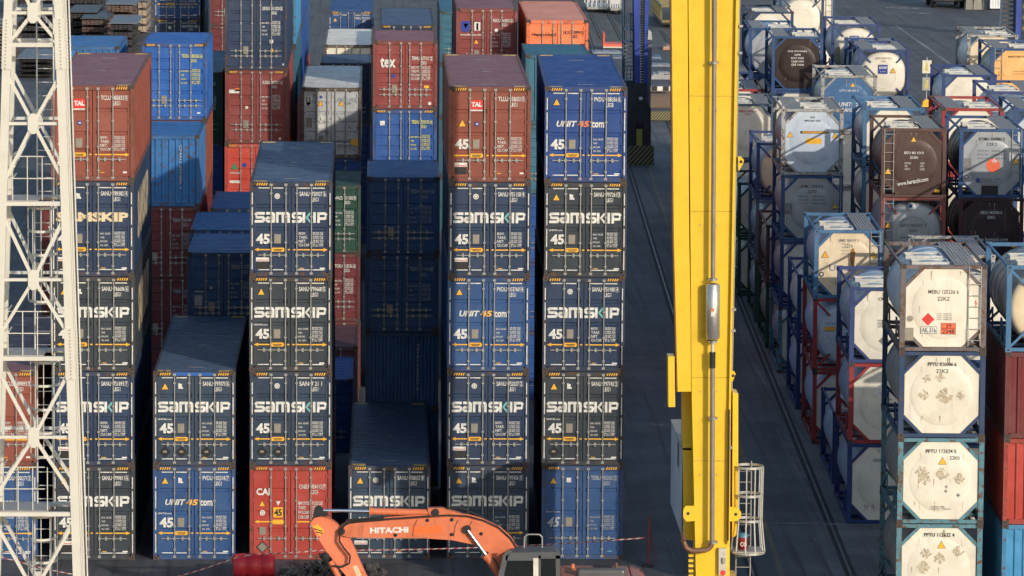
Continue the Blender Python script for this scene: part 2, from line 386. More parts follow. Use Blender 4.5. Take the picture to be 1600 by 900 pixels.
def marks(kind, code, num, dig, typ, W, H, o):
    """all paint and stickers on the door end, one mesh"""
    m = MB(); y = .0455
    if kind in ('sam', 'samold', 'unit', 'tal', 'tebu', 'cai'):
        hazard(m, .20, .54, H-.118, H-.045, -.003+.008); hazard(m, W-.54, W-.20, H-.118, H-.045, .005)
    lt = M_white
    if kind in ('sam', 'samold', 'unit'):
        m_dash(m, H, W); m_arrow(m, .82, W)
        m_num(m, code, num, dig, typ, lt, W, H)
        text(m, '45', .19, .99, .61, 1.30, lt, y, bold=.04)
        m_weights(m, lt, W, big=o.get('big', False))
        if kind == 'sam': samlogo(m, .14, 1.64, 2.34, 1.965, lt, M_teal if o.get('teal') else lt, y)
        if kind == 'samold': text(m, 'SAMSKIP', .14, 1.66, 2.34, 1.95, M_cream, y, bold=.05)
        if kind == 'unit':
            text(m, 'UNIT', .36, 1.68, .98, 1.86, lt, y, bold=.035, shear=.25); text(m, '45', 1.00, 1.68, 1.36, 1.86, o.get('ucol', M_org), y, bold=.03, shear=.15)
            text(m, '.com', 1.38, 1.66, 1.80, 1.83, lt, y, bold=.03)
        if o.get('tri'): m_tri(m, .36, H-.47, .11)
        if o.get('fold'): m_fold(m, .83, H-.45)
        if o.get('seal'): m_seal(m, .83, H-.45)
        if o.get('mini'): text(m, 'UNIT45.com', .14, 1.40, .56, 1.45, lt, y, bold=.02)
        if o.get('lab'): m.rect(.19, .46, .59, .58, M_white, y); m.rect(.21, .49, .57, .51, M_redm, y-.002); m.rect(.20, .22, .58, .44, M_blk, y)
        if o.get('scrub'): 
            for cx in o['scrub']: m.poly([(cx-.19, .42), (cx, .24), (cx+.19, .42), (cx, .60)], M_gsk, y); m.rect(cx-.06, .40, cx+.05, .46, M_tan, y-.002)
        m.rect(2.12, .235, 2.28, .275, M_white, y); m.rect(1.50, .245, 1.64, .265, M_yel, y)
    if kind == 'tal':
        m_arrow(m, .80, W); m_num(m, code, num, dig, typ, lt, W, H)
        m.rect(.67, H-.70, 1.03, H-.41, M_redm, y); m.rect(.67, H-.75, 1.03, H-.705, lt, y); text(m, 'TAL', .69, H-.62, 1.01, H-.47, lt, y-.002, bold=.05)
        m_tri(m, .42, H-1.12, .12); m.disc(.86, H-1.14, .07, M_bluem, y); m.rect(.83, H-1.16, .90, H-1.12, lt, y-.002)
        text(m, '45', .20, .99, .62, 1.30, lt, y, bold=.04); m_weights(m, lt, W, big=True)
        m.rect(.19, .46, .57, .58, M_white, y); m.rect(.21, .49, .55, .51, M_redm, y-.002); m.rect(.20, .22, .56, .44, M_blk, y)
        m.rect(2.16, .24, 2.28, .29, M_white, y); m.rect(1.48, .25, 1.6, .27, M_yel, y)
    if kind == 'cai':
        text(m, 'CAI', .20, 1.98, .62, 2.20, lt, y, bold=.04); m_num(m, code, num, dig, typ, lt, W, H, zt=2.32)
        m_weights(m, lt, W, z1=1.82, z0=1.25, names=('MAX.GROSS', 'TARE', 'PAYLOAD', 'CUB.CAP.'), big=True)
        m_tri(m, .38, 1.72, .10); m.poly([(.80, 1.80), (.87, 1.66), (.94, 1.80)], lt, y); m_seal(m, .39, 1.44)
        m.rect(.72, 1.30, 1.01, 1.61, M_yel, y); text(m, '45', .745, 1.34, .985, 1.56, M_blk, y-.002, bold=.04)
        m.rect(.26, 1.145, 1.08, 1.185, M_yel, y); m.poly([(.16, 1.165), (.27, 1.11), (.27, 1.22)], M_yel, y-.001); m.rect(.70, 1.09, 1.02, 1.23, M_yel, y-.003)
        m.rect(1.40, 1.145, 1.92, 1.185, M_yel, y)
        m.poly([(.20, .38), (.39, .19), (.58, .38), (.39, .57)], M_gsk, y); m.poly([(.24, .38), (.39, .23), (.54, .38), (.39, .53)], M_tan, y-.002)
    if kind == 'tebu':
        m_num(m, code, num, dig, typ, M_dim, W, H); m_tri(m, .36, H-.47, .11); m.rect(.76, H-.52, .90, H-.38, M_white, y)
        text(m, '45', .17, .99, .58, 1.30, M_dim, y, bold=.03, shear=.3); text(m, 'UNIT45.com', .14, 1.44, .58, 1.49, M_dim, y, bold=.02)
        m_weights(m, M_dim, W, big=False); m.rect(2.02, .24, 2.16, .26, M_teal, y)
    if kind == 'tex':
        text(m, 'tex', .28, H-1.02, .86, H-.63, lt, y, bold=.03); m_num(m, code, num, dig, typ, lt, W, H, zt=H-.60)
        m_weights(m, lt, W, z1=H-.94, z0=H-1.50, big=True, names=('MAX.WT.', 'TARE WT.', 'PAYLOAD', 'CU.CAP.')); m.rect(.72, H-1.40, .86, H-1.27, M_bluem, y)
        m.rect(1.94, .80, 2.12, .90, M_yel, y); m.poly([(1.98, .74), (2.03, .66), (2.08, .74)], lt, y); m.disc(2.15, .22, .06, lt, y)
    if kind == 'plainw':                                   # number, type and weights in white or yellow
        c = o.get('ink', lt); m_num(m, code, num, dig, typ, c, W, H, zt=H-.42); m_weights(m, c, W, z1=H-.95, z0=H-1.55, big=False)
        if o.get('hz'): hazard(m, .16, .48, H-.118, H-.045, .005); hazard(m, W-.48, W-.16, H-.118, H-.045, .005)
        for s in o.get('st', ()):
            t, x, z, a, b, c2 = s
            if t != 'T': continue
            if t == 'r': m.rect(x, z, x+a, z+b, MK[c2], y)
            if t == 'd': m.disc(x, z, a, MK[c2], y)
            if t == 't': m_tri(m, x, z, a)
            if t == 'T': text(m, c2, x, z, x+a, z+b, o.get('tink', lt), y-.003, bold=.02)
            if t == 'D': m.poly([(x-a, z), (x, z-a), (x+a, z), (x, z+a)], MK[c2], y)
            if t == 'V': m.poly([(x-a, z+a), (x, z-a), (x+a, z+a)], MK[c2], y)
    return m.mesh('lettering')

NC = [0]
def container(X, Y, Z, yaw, L, H, W, ck, label, kind=None, code='', num='', dig='', typ='', door=True, style='a', group=None, o=None, side=None):
    o = o or {}
    t = thing('shipping_container', label, 'container', (X, Y, Z), R(yaw), group); NC[0] += 1
    P, F = pc(ck), pf(ck)
    if ck in ('greyc', 'cream'): F = paint('frame_weathered', (0.10, 0.085, 0.07), rust=0.9, dirt=0.7)
    link('frame', cached(('fr', L, H, W, door), lambda: c_frame(L, H, W, door)), t, mats=[F])
    cm = cached('cast', c_cast)
    for x in (0, W-.178):
        for yy in (0, L-.162):
            for z in (0, H-.118): link('corner_casting', cm, t, (x, yy, z), mats=[M_cast, M_blk])
    link('side_wall', cached(('sl', L, H), lambda: c_side(L, H, False, W)), t, mats=[P])
    link('side_wall', cached(('sr', L, H, W), lambda: c_side(L, H, True, W)), t, mats=[P])
    rf = link('roof', cached(('rf', L, H, W), lambda: c_roof(L, H, W)), t, mats=[o.get('roofm') or P])
    if L > 13:
        for x0, y0 in ((.10, .165), (W-.52, .165), (.10, L-.46), (W-.52, L-.46)):
            m = MB(); m.box(x0, y0, H-.021, x0+.42, y0+.28, H-.010, M_yplate); m.build('reinforcing_plate', t)
        m = MB(); m.box(W/2-.24, 1.1, H-.018, W/2+.24, 1.16, H-.012, M_tan); m.box(W/2-.1, L*.45, H-.018, W/2+.1, L*.45+.12, H-.012, M_tan); m.box(W/2-.26, L*.82, H-.018, W/2+.24, L*.82+.08, H-.012, M_tan)
        m.build('roof_label', t)
    link('end_wall', cached(('en', L, H, W), lambda: c_end(H, W, L-.04, -1)), t, mats=[P])
    if not door:
        link('end_wall', cached(('ef', H, W), lambda: c_end(H, W, .03, 1)), t, mats=[P])
        if kind:
            link('lettering', marks('plainw', code, num, dig, typ, W, H, o), t) if kind != 'vert' else None
            if kind == 'vert':
                m = MB(); text(m, num, 0, 0, 1.6, .09, M_dim, bold=.03, mapf=lambda a, b: (W*.70+b, .026, H-.35-a)); m.build('lettering', t)
        return t
    hz = (.66,) if style == 'a' else (.55, .75)
    k = W/2.5
    for sd in (0, 1):
        d = link('door', cached(('do', H, W, sd, style), lambda: c_door(H, W, sd, style)), t, mats=[P, M_gsk])
        for xr, dr in (((.645, -1), (1.09, -1)), ((1.42, 1), (1.86, 1)))[sd]:
            link('locking_rod', cached(('rod', H, hz, dr), lambda: c_rod(H, hz, dr)), d, (xr*k, 0, 0))
    if kind:
        link('lettering', marks(kind, code, num, dig, typ, W, H, o), t)
        for (tt, x, z, a, b, c2) in o.get('st', ()):
            if tt == 'T': continue
            m = MB(); y = .0465
            if tt == 'r': m.rect(x, z, x+a, z+b, MK[c2], y)
            if tt == 'd': m.disc(x, z, a, MK[c2], y)
            if tt == 't': m_tri(m, x, z, a, y)
            if tt == 'D': m.poly([(x-a, z), (x, z-a), (x+a, z), (x, z+a)], MK[c2], y)
            if tt == 'V': m.poly([(x-a, z+a), (x, z-a), (x+a, z+a)], MK[c2], y)
            m.build('sticker', t)
    if kind not in (None, 'cai'):
        m = MB(); m.box(.74*k, .036, 1.01 if style == 'a' else .62, .94*k, .062, 1.29 if style == 'a' else .92, M_tan)
        m.build('data_plate', t)
    elif kind == 'cai':
        m = MB(); m.box(.30, .036, .76, .50, .062, 1.0, M_tan); m.build('data_plate', t)
    if side:                                               # big lettering down the right-hand long side
        m = MB(); text(m, side, 0, 0, L*.60, 1.5, M_cream, bold=.05, mapf=lambda a, b: (W-.026, L*.24+a, .75+b)); m.build('side_lettering', t)
    if o.get('patch'):
        m = MB(); m.rect(.62, H-.13, 1.80, H-.03, pc('bright'), .003); m.build('header_patch', t)
    return t
M_yplate = paint('yellow_roof_plate', (0.48, 0.30, 0.05), rust=0.85, dirt=0.5)
M_purproof = paint('roof_skytint_red', (0.17, 0.075, 0.085), rust=0.2, dirt=0.3)  # grazing sun and blue sky tint put into the roof red
M_navroof = paint('roof_skytint_navy', (0.045, 0.075, 0.135), rust=0.25, dirt=0.3)  # sky reflection painted in as a lighter, bluer roof navy
RM = dict(brown=M_purproof, texred=M_purproof, redbrown=M_purproof, navy=M_navroof, slate=M_navroof, steel=M_navroof, navy2=M_navroof)
RM['orange'] = paint('roof_muted_orange', (0.52, 0.21, 0.14), rust=0.2, dirt=0.2)  # greyer, darker orange than the walls
RM['cream'] = paint('roof_weathered_white', (0.62, 0.59, 0.52), rust=0.45, dirt=0.6)
RM['greyc'] = paint('roof_weathered_grey', (0.52, 0.53, 0.52), rust=0.5, dirt=0.6)

# ------------------------------------------------------------------ front row of 45 ft containers
HC, ST, L45, L40, L20 = 2.896, 2.591, 13.716, 12.192, 6.058
AX = {0: (-12.95, .3), 1: (-9.996, .478), 2: (-6.946, .034), 3: (-4.019, .157), 4: (-1.018, -.087), 5: (1.988, .11), 6: (4.881, -.691)}
TW = {1: ('the only one',), 2: ('lower', 'upper'), 3: ('lowest', 'middle', 'top'), 4: ('lowest', 'second from ground', 'third from ground', 'top'),
      5: ('lowest', 'second from ground', 'middle', 'second from top', 'top')}
big = dict(big=True, teal=True, seal=True, lab=True)
gry = dict(tri=True, fold=True, mini=True)
A = [
 (1, 5, 'tal', 'brown', 'TCLU', '483833', '0', 'LEG1', {}, 'brown container with a red and white square sticker, numbered 483833, behind the lattice mast'),
 (1, 4, 'samold', 'navy', 'SANU', '789382', '4', 'LEG1', dict(fold=True, lab=True), 'navy container with cream capital lettering, numbered 789382, behind the lattice mast'),
 (1, 3, 'sam', 'slate', 'SANU', '766606', '6', 'LEG1', dict(tri=True, fold=True), 'grimy slate container numbered 766606, third from ground behind the lattice mast'),
 (1, 2, 'sam', 'navy', 'SANU', '751893', '7', 'LEG1', big, 'dark navy container numbered 751893, second from ground behind the lattice mast'),
 (1, 1, 'sam', 'slate', 'SANU', '799811', '6', 'LEG1', dict(gry, lab=True), 'dark grey container numbered 799811, on the ground right of the mast foot'),
 (2, 2, 'sam', 'steel', 'SANU', '797073', '6', 'LEG1', dict(gry, scrub=(.36, .86, 1.62), patch=True), 'steel blue container numbered 797073 with a bright blue patch on its header'),
 (2, 1, 'unit', 'ublue', 'PVDU', '102318', '7', 'LEG1', dict(tri=True, fold=True, mini=True, ucol=M_yel), 'blue container numbered 102318, on the ground left of the red container'),
 (3, 4, 'sam', 'navy', 'SANU', '750927', '6', 'LEG1', big, 'navy container numbered 750927 with a sunlit roof, top of its four-high stack'),
 (3, 3, 'sam', 'slate', 'SANU', '799668', '5', 'LEG1', dict(tri=True, mini=True), 'slate container numbered 799668, third from ground of the four-high front stack'),
 (3, 2, 'sam', 'navy2', 'SAN', '7 21 1', '', 'LEG1', dict(teal=True, seal=True, scrub=(.38, .87)), 'navy container with half its number missing, directly on the red container'),
 (3, 1, 'cai', 'red', 'CNEU', '454113', '7', 'LEG1', {}, 'bright red container on the ground behind the tip of the excavator arm'),
 (4, 1, 'sam', 'steel', 'SANU', '708025', '1', 'LEG1', dict(big, teal=False, tri=True), 'navy container numbered 708025 standing alone on the ground behind the excavator boom'),
 (5, 5, 'tal', 'brown', 'TLLU', '158351', '0', 'LEG1', {}, 'brown container numbered 158351, top of the stack left of the tall blue one'),
 (5, 4, 'sam', 'navy', 'SANU', '751158', '4', 'LEG1', big, 'navy container numbered 751158, directly under the brown container with roof streaks'),
 (5, 3, 'unit', 'ublue', 'PVDU', '103760', '4', 'LEG1', dict(tri=True, seal=False, ucol=M_yel), 'mid blue container numbered 103760, middle of its five-high front stack'),
 (5, 2, 'sam', 'navy', 'SANU', '752027', '2', 'LEG1', big, 'navy container numbered 752027, second from ground above the excavator boom'),
 (5, 1, 'sam', 'steel', 'SANU', '797456', '5', 'LEG1', gry, 'dull blue grey container numbered 797456, on the ground behind the boom elbow'),
 (6, 5, 'unit', 'royal', 'PVDU', '108356', '6', 'LEGB', dict(tri=True), 'royal blue container numbered 108356, top of the front stack nearest the yellow crane'),
 (6, 4, 'sam', 'slate', 'SANU', '797261', '3', 'LEG1', dict(tri=True, fold=True, mini=True), 'grey container numbered 797261, directly under the royal blue top container'),
 (6, 3, 'sam', 'navy', 'SANU', '751980', '4', 'LEG1', dict(big, lab=False), 'dark navy container numbered 751980, middle of the stack nearest the yellow crane'),
 (6, 2, 'sam', 'slate', 'SANU', '797742', '2', 'LEG1', dict(gry, scrub=(.37,)), 'grey container numbered 797742, second from ground in the stack nearest the crane'),
 (6, 1, 'tebu', 'ublue', 'TEBU', '453051', '2', 'LEG1', {}, 'faded blue container with slanted 45, on the ground behind the excavator cab'),
 (0, 2, 'tal', 'brown', 'TCLU', '489893', '3', 'LEG1', {}, 'red brown container seen through the lattice mast at the left edge'),
 (0, 1, 'unit', 'ublue', 'PVDU', '100271', '2', 'LEG1', dict(tri=True), 'blue container on the ground seen through the lattice mast at the left edge'),
]
GA = 'long containers in the front row'
for (c, t, kind, ck, code, num, dig, typ, o, lab) in A:
    X, yw = AX[c]; j = random.uniform(-.02, .02) if t > 1 else 0
    o = dict(o, roofm=RM.get(ck))
    container(X+j, 148.9+.027*X, (t-1)*HC, yw, L45, HC, 2.5, ck, lab, kind, code, num, dig, typ, style='a', group=GA, o=o,
              side='SAMSKIP' if (c == 1 and t in (3, 4)) else None)

# ------------------------------------------------------------------ rows behind
def stack(X, Y, yaw, tiers, where, group='containers in the rows behind'):
    z = 0; n = len(tiers)
    for i, d in enumerate(tiers):
        H = d.get('H', ST); L = d.get('L', L20); ck = d['c']
        o = dict(d.get('o', {})); o.setdefault('roofm', RM.get(ck))
        lab = d.get('label') or '%s container, %s of the stack %s' % (d.get('look', CN[ck]), TW[n][i] if n in TW else 'tier %d' % i, where)
        container(X+random.uniform(-.02, .02), Y, z, yaw, L, H, 2.5 if L > 13 else 2.438, ck, lab, d.get('k'), d.get('code', ''), d.get('num', ''), d.get('dig', ''),
                  d.get('typ', ''), d.get('door', True), d.get('st', 'b'), group, o, d.get('side'))
        z += H
CN = dict(navy='navy', navy2='navy', slate='slate', steel='steel blue', ublue='blue', royal='royal blue', tblue='blue', bright='bright blue', rustyblue='rusty light blue',
          darkblue='dark blue', brown='brown', maroon='maroon', redbrown='red brown', texred='brick red', red='red', hyred='bright red', orange='orange', green='dark green',
          teal='teal', greyc='weathered grey', cream='cream', purple='dull purple', skyblue='light blue', darkgrey='dark grey')
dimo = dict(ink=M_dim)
def T(c, **k): return dict(c=c, **k)
stack(-.57, 162.95, 0, [T('darkblue'), T('darkblue', door=False, k='vert', num='TRHU 330562 4', label='dark blue container showing its ribbed blank end, in shade between front stacks'),
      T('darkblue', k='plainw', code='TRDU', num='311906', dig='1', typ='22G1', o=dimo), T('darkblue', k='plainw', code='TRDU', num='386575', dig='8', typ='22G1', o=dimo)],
      'in shade under the brick red one')
stack(-.39, 186.2, 0, [T('tblue'), T('ublue'), T('darkblue'), T('tblue', H=HC, k='plainw', code='TRDU', num='759370', dig='4', typ='25G1',
      o=dict(ink=M_ylg, hz=True, st=(('r', .28, HC-.62, .18, .17, 'w'), ('r', .62, .8, .25, .05, 'y'))), label='bright blue container with yellow numbers directly under the brick red one'),
      T('texred', k='tex', code='TEMU', num='677767', dig='2', typ='22G1', label='brick red container with three white serif letters on its door')], 'behind the shaded dark blue ones')
stack(-9.01, 184.3, 0, [T('brown'), T('maroon'), T('maroon'), T('brown'), T('bright', H=HC, k='plainw', code='TRDU', num='185062', dig='6', typ='25G1',
      o=dict(ink=M_ylg, hz=True, st=(('r', 2.05, .25, .12, .06, 'w'),)), label='vivid blue container with yellow numbers, above the rusty light blue one')], 'right of the mast, rear')
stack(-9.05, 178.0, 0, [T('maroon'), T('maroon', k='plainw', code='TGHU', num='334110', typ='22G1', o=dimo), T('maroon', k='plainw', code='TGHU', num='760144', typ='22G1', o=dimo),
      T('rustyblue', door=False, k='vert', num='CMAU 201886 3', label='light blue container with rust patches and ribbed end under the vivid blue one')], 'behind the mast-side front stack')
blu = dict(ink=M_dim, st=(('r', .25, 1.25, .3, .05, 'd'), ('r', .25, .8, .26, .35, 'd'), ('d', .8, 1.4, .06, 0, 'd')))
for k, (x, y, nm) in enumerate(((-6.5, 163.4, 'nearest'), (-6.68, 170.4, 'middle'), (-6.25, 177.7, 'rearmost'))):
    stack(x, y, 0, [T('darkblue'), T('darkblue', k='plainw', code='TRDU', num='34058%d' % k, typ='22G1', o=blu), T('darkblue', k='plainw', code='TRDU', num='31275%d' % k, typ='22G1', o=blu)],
          ', %s of three in shade' % nm)
bo = dict(ink=M_white, hz=True, st=(('r', 1.75, 1.06, .14, .13, 'w'), ('t', 1.85, .78, .1, 0, 'y'), ('d', 2.3, .22, .05, 0, 'w')))
stack(-6.22, 193.3, 0, [T('ublue', L=L40, H=HC), T('darkblue', L=L40, H=HC),
      T('hyred', L=L40, H=HC, k='plainw', code='HDMU', num='265190', dig='5', typ='45G1', o=dict(ink=M_white, hz=True, tink=M_white,
        st=(('V', .38, 2.02, -.14, 0, 'g'), ('T', .22, 1.70, .42, .08, 'HYUNDAI'), ('r', .2, 1.34, .42, .1, 'w'), ('d', .78, 2.05, .09, 0, 'b'))), label='bright red container with a green triangle, partly hidden above blue roofs'),
      T('redbrown', L=L40, H=HC, k='plainw', code='SUDU', num='517367', dig='4', typ='45G1', o=dict(ink=M_white, hz=True, st=(('r', .16, 1.98, .4, .14, 'w'), ('r', .38, 2.06, .18, .12, 'o'), ('d', .85, 1.42, .06, 0, 'w'), ('d', 2.15, .2, .05, 0, 'w'))),
        label='red brown container numbered 517367, directly above the bright red one with green triangle'),
      T('navy', L=L40, H=HC, k='plainw', code='SEGU', num='511020', dig='5', typ='45G1', o=bo, label='dark blue container numbered 511020 cut by the top edge, above the red brown one')], 'x')
stack(-6.1, 206.2, 0, [T('redbrown', L=L40, H=HC), T('darkblue', L=L40, H=HC), T('redbrown', L=L40, H=HC), T('teal', L=L40, H=HC), T('skyblue', L=L40, H=HC)], 'right behind number 511020')
stack(-6.05, 219.5, 0, [T('red', L=L40, H=HC), T('ublue', L=L40, H=HC), T('redbrown', L=L40, H=HC), T('tblue', L=L40, H=HC), T('tblue', L=L40, H=HC)], 'second behind number 511020')
stack(-6.1, 233.0, 0, [T('red', L=L40, H=HC), T('red', L=L40, H=HC), T('red', L=L40, H=HC), T('ublue', L=L40, H=HC)], 'third behind number 511020')
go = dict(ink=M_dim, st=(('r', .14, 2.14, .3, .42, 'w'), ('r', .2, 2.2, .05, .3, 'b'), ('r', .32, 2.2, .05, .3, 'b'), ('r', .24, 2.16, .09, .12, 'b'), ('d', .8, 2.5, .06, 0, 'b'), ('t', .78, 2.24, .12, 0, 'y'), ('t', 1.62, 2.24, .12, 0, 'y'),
     ('D', .8, 1.62, .17, 0, 'w'), ('T', .76, 1.55, .09, .14, 'L'), ('r', .2, 1.25, .24, .4, 'p'), ('r', .66, 1.22, .28, .16, 'w'), ('r', 2.0, .5, .3, .3, 'y')), tink=M_blk)
stack(-3.35, 200.3, 0, [T('darkblue', L=L40, H=2.438), T('ublue', L=L40, H=2.438), T('tblue', L=L40), T('greyc', L=L40, H=HC, k='plainw', code='OWNU', num='621005', dig='0', typ='45G1', o=go,
      label='weathered grey white container with stained roof between red brown and brick red stacks')], 'under the weathered grey one')
stack(-3.28, 186.2, 0, [T('maroon'), T('maroon', k='plainw', code='TCKU', num='328536', dig='6', typ='22G1'), T('green', k='plainw', code='WACU', num='331500', dig='8', typ='22G1', label='dark green container in the shaded gap below the weathered grey one')], 'under the dark green one')
stack(-3.3, 176.6, 0, [T('purple', H=HC, label='dull purple roofed container low in the shaded gap')], '')
stack(-3.45, 170.2, 0, [T('tblue', label='small blue container low in the shaded gap, in front of the purple one')], '')
stack(-3.0, 248.8, 0, [T('cream', L=L40, H=HC), T('cream', L=L40, H=HC), T('cream', L=L40, H=HC, k='plainw', code='TRIU', num='840112', typ='45R1', label='cream white container with stained white roof, left of the brick red one')], 'far behind the weathered grey one')
stack(-3.03, 236.3, 0, [T('ublue', H=HC), T('ublue', H=HC), T('navy', H=HC, label='dull blue container with its roof showing just before the cream white one')], 'before the cream white one')
stack(-.16, 220.4, 0, [T('ublue', L=L40, H=HC), T('navy', L=L40, H=HC), T('navy', L=L40, H=HC), T('navy', L=L40, H=HC, k='plainw', code='TRDU', num='445511', typ='45G1', o=dict(hz=True), label='dull blue roofed container directly behind the brick red one')], 'behind the brick red one')
fo = dict(ink=M_white, tink=M_white, st=(('r', .18, 1.66, .37, .42, 'b'), ('V', .38, 1.88, .1, 0, 'y'), ('r', .72, 1.70, .24, .34, 'w'), ('r', .80, 1.72, .08, .28, 'k'), ('T', .16, 1.50, .85, .09, 'www.florens.com'),
     ('t', .80, 1.26, .1, 0, 'y'), ('V', .80, .80, .09, 0, 'w'), ('d', 1.60, 1.72, .07, 0, 'w')))
stack(2.88, 196.2, 0, [T('ublue', L=L40, H=HC), T('ublue', L=L40, H=HC), T('brown', L=L40, H=HC), T('darkblue', L=L40), T('redbrown', L=L40, k='plainw', code='FSCU', num='468826', dig='6', typ='42G1', o=fo,
      label='red brown container with yellow and white squares, behind the streaked brown roof')], 'behind the brown front stack')
stack(2.72, 240.0, 0, [T('teal', L=L40, H=HC), T('teal', L=L40, H=HC), T('teal', L=L40), T('teal', L=L40, k='plainw', code='TRLU', num='220114', typ='42G1', label='sliver of teal container left of the red brown one with two squares')], 'far behind the brown front stack')
stack(5.61, 194.0, 0, [T('ublue', L=L40), T('ublue', L=L40), T('red', L=L40), T('orange', L=L40, H=HC), T('orange', L=L40, H=HC, k='plainw', code='HLXU', num='520994', dig='3', typ='45G1',
      o=dict(ink=M_blk, tink=M_blk, st=(('T', .22, HC-.66, .95, .15, 'Hapag-Lloyd'),)),
      label='bright orange container with dark lettering at the top centre')], 'behind the royal blue front stack')
stack(5.29, 183.4, 0, [T('tblue'), T('tblue'), T('tblue'), T('teal'), T('teal', door=False, label='teal blue container with ribbed end just behind the royal blue roof')], 'just behind the royal blue front stack')
fb = dict(tri=True)
stack(-12.4, 267.5, 0, [T('navy', L=L45, H=HC, st='a'), T('navy', L=L45, H=HC, st='a'), T('navy', L=L45, H=HC, k='sam', st='a', code='SANU', num='750113', dig='1', typ='LEG1', o=big, label='far navy container at the top left, directly behind the vivid blue roof'),
      T('ublue', L=L45, H=HC, k='unit', st='a', code='PVDU', num='104411', dig='2', typ='LEG1', o=fb, label='far blue container cut by the top edge above the vivid blue roof')], 'far behind the vivid blue one')
stack(-9.2, 262.5, 0, [T('maroon', L=L40, H=HC) for _ in range(3)] + [T('maroon', L=L40, H=HC, k='plainw', code='TGHU', num='911550', typ='45G1', o=dict(ink=M_ylg))], 'between vivid blue and number 511020')
stack(-8.95, 200.2, 0, [T('ublue', L=L40), T('ublue', L=L40), T('tblue', L=L40, H=HC), T('green', L=L40, H=HC, k='plainw', code='TCNU', num='770215', typ='45G1', o=dict(roofm=pc('teal')))], 'peeping left of number 517367')
stack(-12.42, 186.6, 0, [T('ublue'), T('maroon'), T('tblue'), T('tblue'), T('rustyblue', door=False, label='light blue container with ribbed end at the far left behind the brown roof')], 'behind the brown roof by the mast')
stack(-12.37, 178.0, 0, [T('maroon'), T('maroon'), T('maroon', k='tex', code='TEMU', num='240018', dig='5', typ='22G1')], 'seen through the lattice mast')
stack(-.1, 262.0, 0, [T('navy', L=L45, H=HC, st='a'), T('navy', L=L45, H=HC, st='a'), T('slate', L=L45, H=HC, st='a', k='sam', code='SANU', num='799120', dig='3', typ='LEG1', o=gry, label='far dark container with big pale lettering at the top edge')], 'far at the top centre')
stack(-3.05, 275.0, 0, [T('navy', L=L45, H=HC, st='a'), T('navy', L=L45, H=HC, st='a'), T('ublue', L=L45, H=HC, st='a', k='unit', code='PVDU', num='101775', dig='6', typ='LEG1', o=fb, label='far pale blue container at the top edge behind the cream white roof')], 'far at the top left of centre')

# ------------------------------------------------------------------ tank containers
TF = dict(teal=(0.065, 0.18, 0.225), blue=(0.014, 0.055, 0.16), dblue=(0.016, 0.040, 0.10), lblue=(0.042, 0.13, 0.25), grey=(0.27, 0.28, 0.27), brownish=(0.12, 0.10, 0.10), red=(0.27, 0.022, 0.022),
          brown=(0.085, 0.040, 0.032), redbrown=(0.20, 0.050, 0.040), maroon=(0.05, 0.014, 0.020), green=(0.012, 0.055, 0.035), royal=(0.010, 0.032, 0.14), purpleblue=(0.022, 0.042, 0.14), bluegrey=(0.07, 0.11, 0.16))
def tf(k): return paint('tankframe_'+k, TF[k], rust=0.95 if k in ('teal', 'brownish', 'grey') else 0.5, dirt=0.5, rough=0.55)
TS = dict(white=(0.57, 0.53, 0.44), grey=(0.28, 0.295, 0.31), cream=(0.62, 0.50, 0.33), cream2=(0.60, 0.55, 0.45), brown=(0.062, 0.032, 0.026), dbrown=(0.020, 0.009, 0.008), blue=(0.03, 0.10, 0.22), maroon=(0.028, 0.012, 0.018),
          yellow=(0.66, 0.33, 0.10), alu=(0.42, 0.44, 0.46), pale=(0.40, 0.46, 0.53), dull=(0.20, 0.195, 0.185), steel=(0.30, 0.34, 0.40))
def tsm(k, mt=0.0): return paint('shell_'+k, TS[k], rust=0.12, dirt=0.25, rough=0.42, metal=mt, bump=0.25, tone=(0.22, 0.15, 0.09))
M_grate = flat('galvanised_grating', (0.34, 0.31, 0.28), 0.6, 0.3)
M_alu = flat('aluminium_box', (0.52, 0.51, 0.47), 0.4, 0.5)
M_ladder = flat('ladder_steel', (0.40, 0.39, 0.36), 0.45, 0.4)
TL = 6.058; TWd = 2.438
def t_frame(H, kind):
    m = MB(); W = TWd; L = TL; p = .145
    for y0 in (.02, L-.02-p):
        for x0 in (.012, W-.012-p): m.box(x0, y0, .118, x0+p, y0+p, H-.118)
        for z0 in (.015, H-.015-.10): m.box(.178, y0+.006, z0, W-.178, y0+p-.006, z0+.10)
        yc = y0+p/2
        if kind == 'octa':
            q = .60
            for sx in (0, 1):
                for sz in (0, 1):
                    fx = (lambda v: v) if sx == 0 else (lambda v: W-v); fz = (lambda v: v) if sz == 0 else (lambda v: H-v)
                    m.bar((fx(.10), yc, fz(q+.06)), (fx(q+.06), yc, fz(.09)), .085, .085, None, up=(0, 1, 0))
        else:
            for a, b in (((.12, .13), (.62, .62)), ((W-.12, .13), (W-.62, .62)), ((.12, H-.13), (.62, H-.62)), ((W-.12, H-.13), (W-.62, H-.62))):
                m.bar((a[0], yc-.02, a[1]), (b[0], yc-.02, b[1]), .07, .06, None, up=(0, 1, 0))
    for x0 in (.02, W-.10):
        m.box(x0, .163, .02, x0+.08, L-.163, .13); m.box(x0+.01, .163, H-.085, x0+.07, L-.163, H-.02)
        xx = x0+.04
        m.bar((xx, .14, .12), (xx, L*.30, H*.30), .05, .05, None); m.bar((xx, L-.14, .12), (xx, L*.70, H*.30), .05, .05, None)
        m.bar((xx, L*.3, .07), (xx, L*.3, H*.30), .05, .05, None); m.bar((xx, L*.7, .07), (xx, L*.7, H*.30), .05, .05, None)
    for yy in (1.2, 3.0, 4.8): m.box(.10, yy, .02, W-.10, yy+.10, .10)
    return m.mesh('frame')
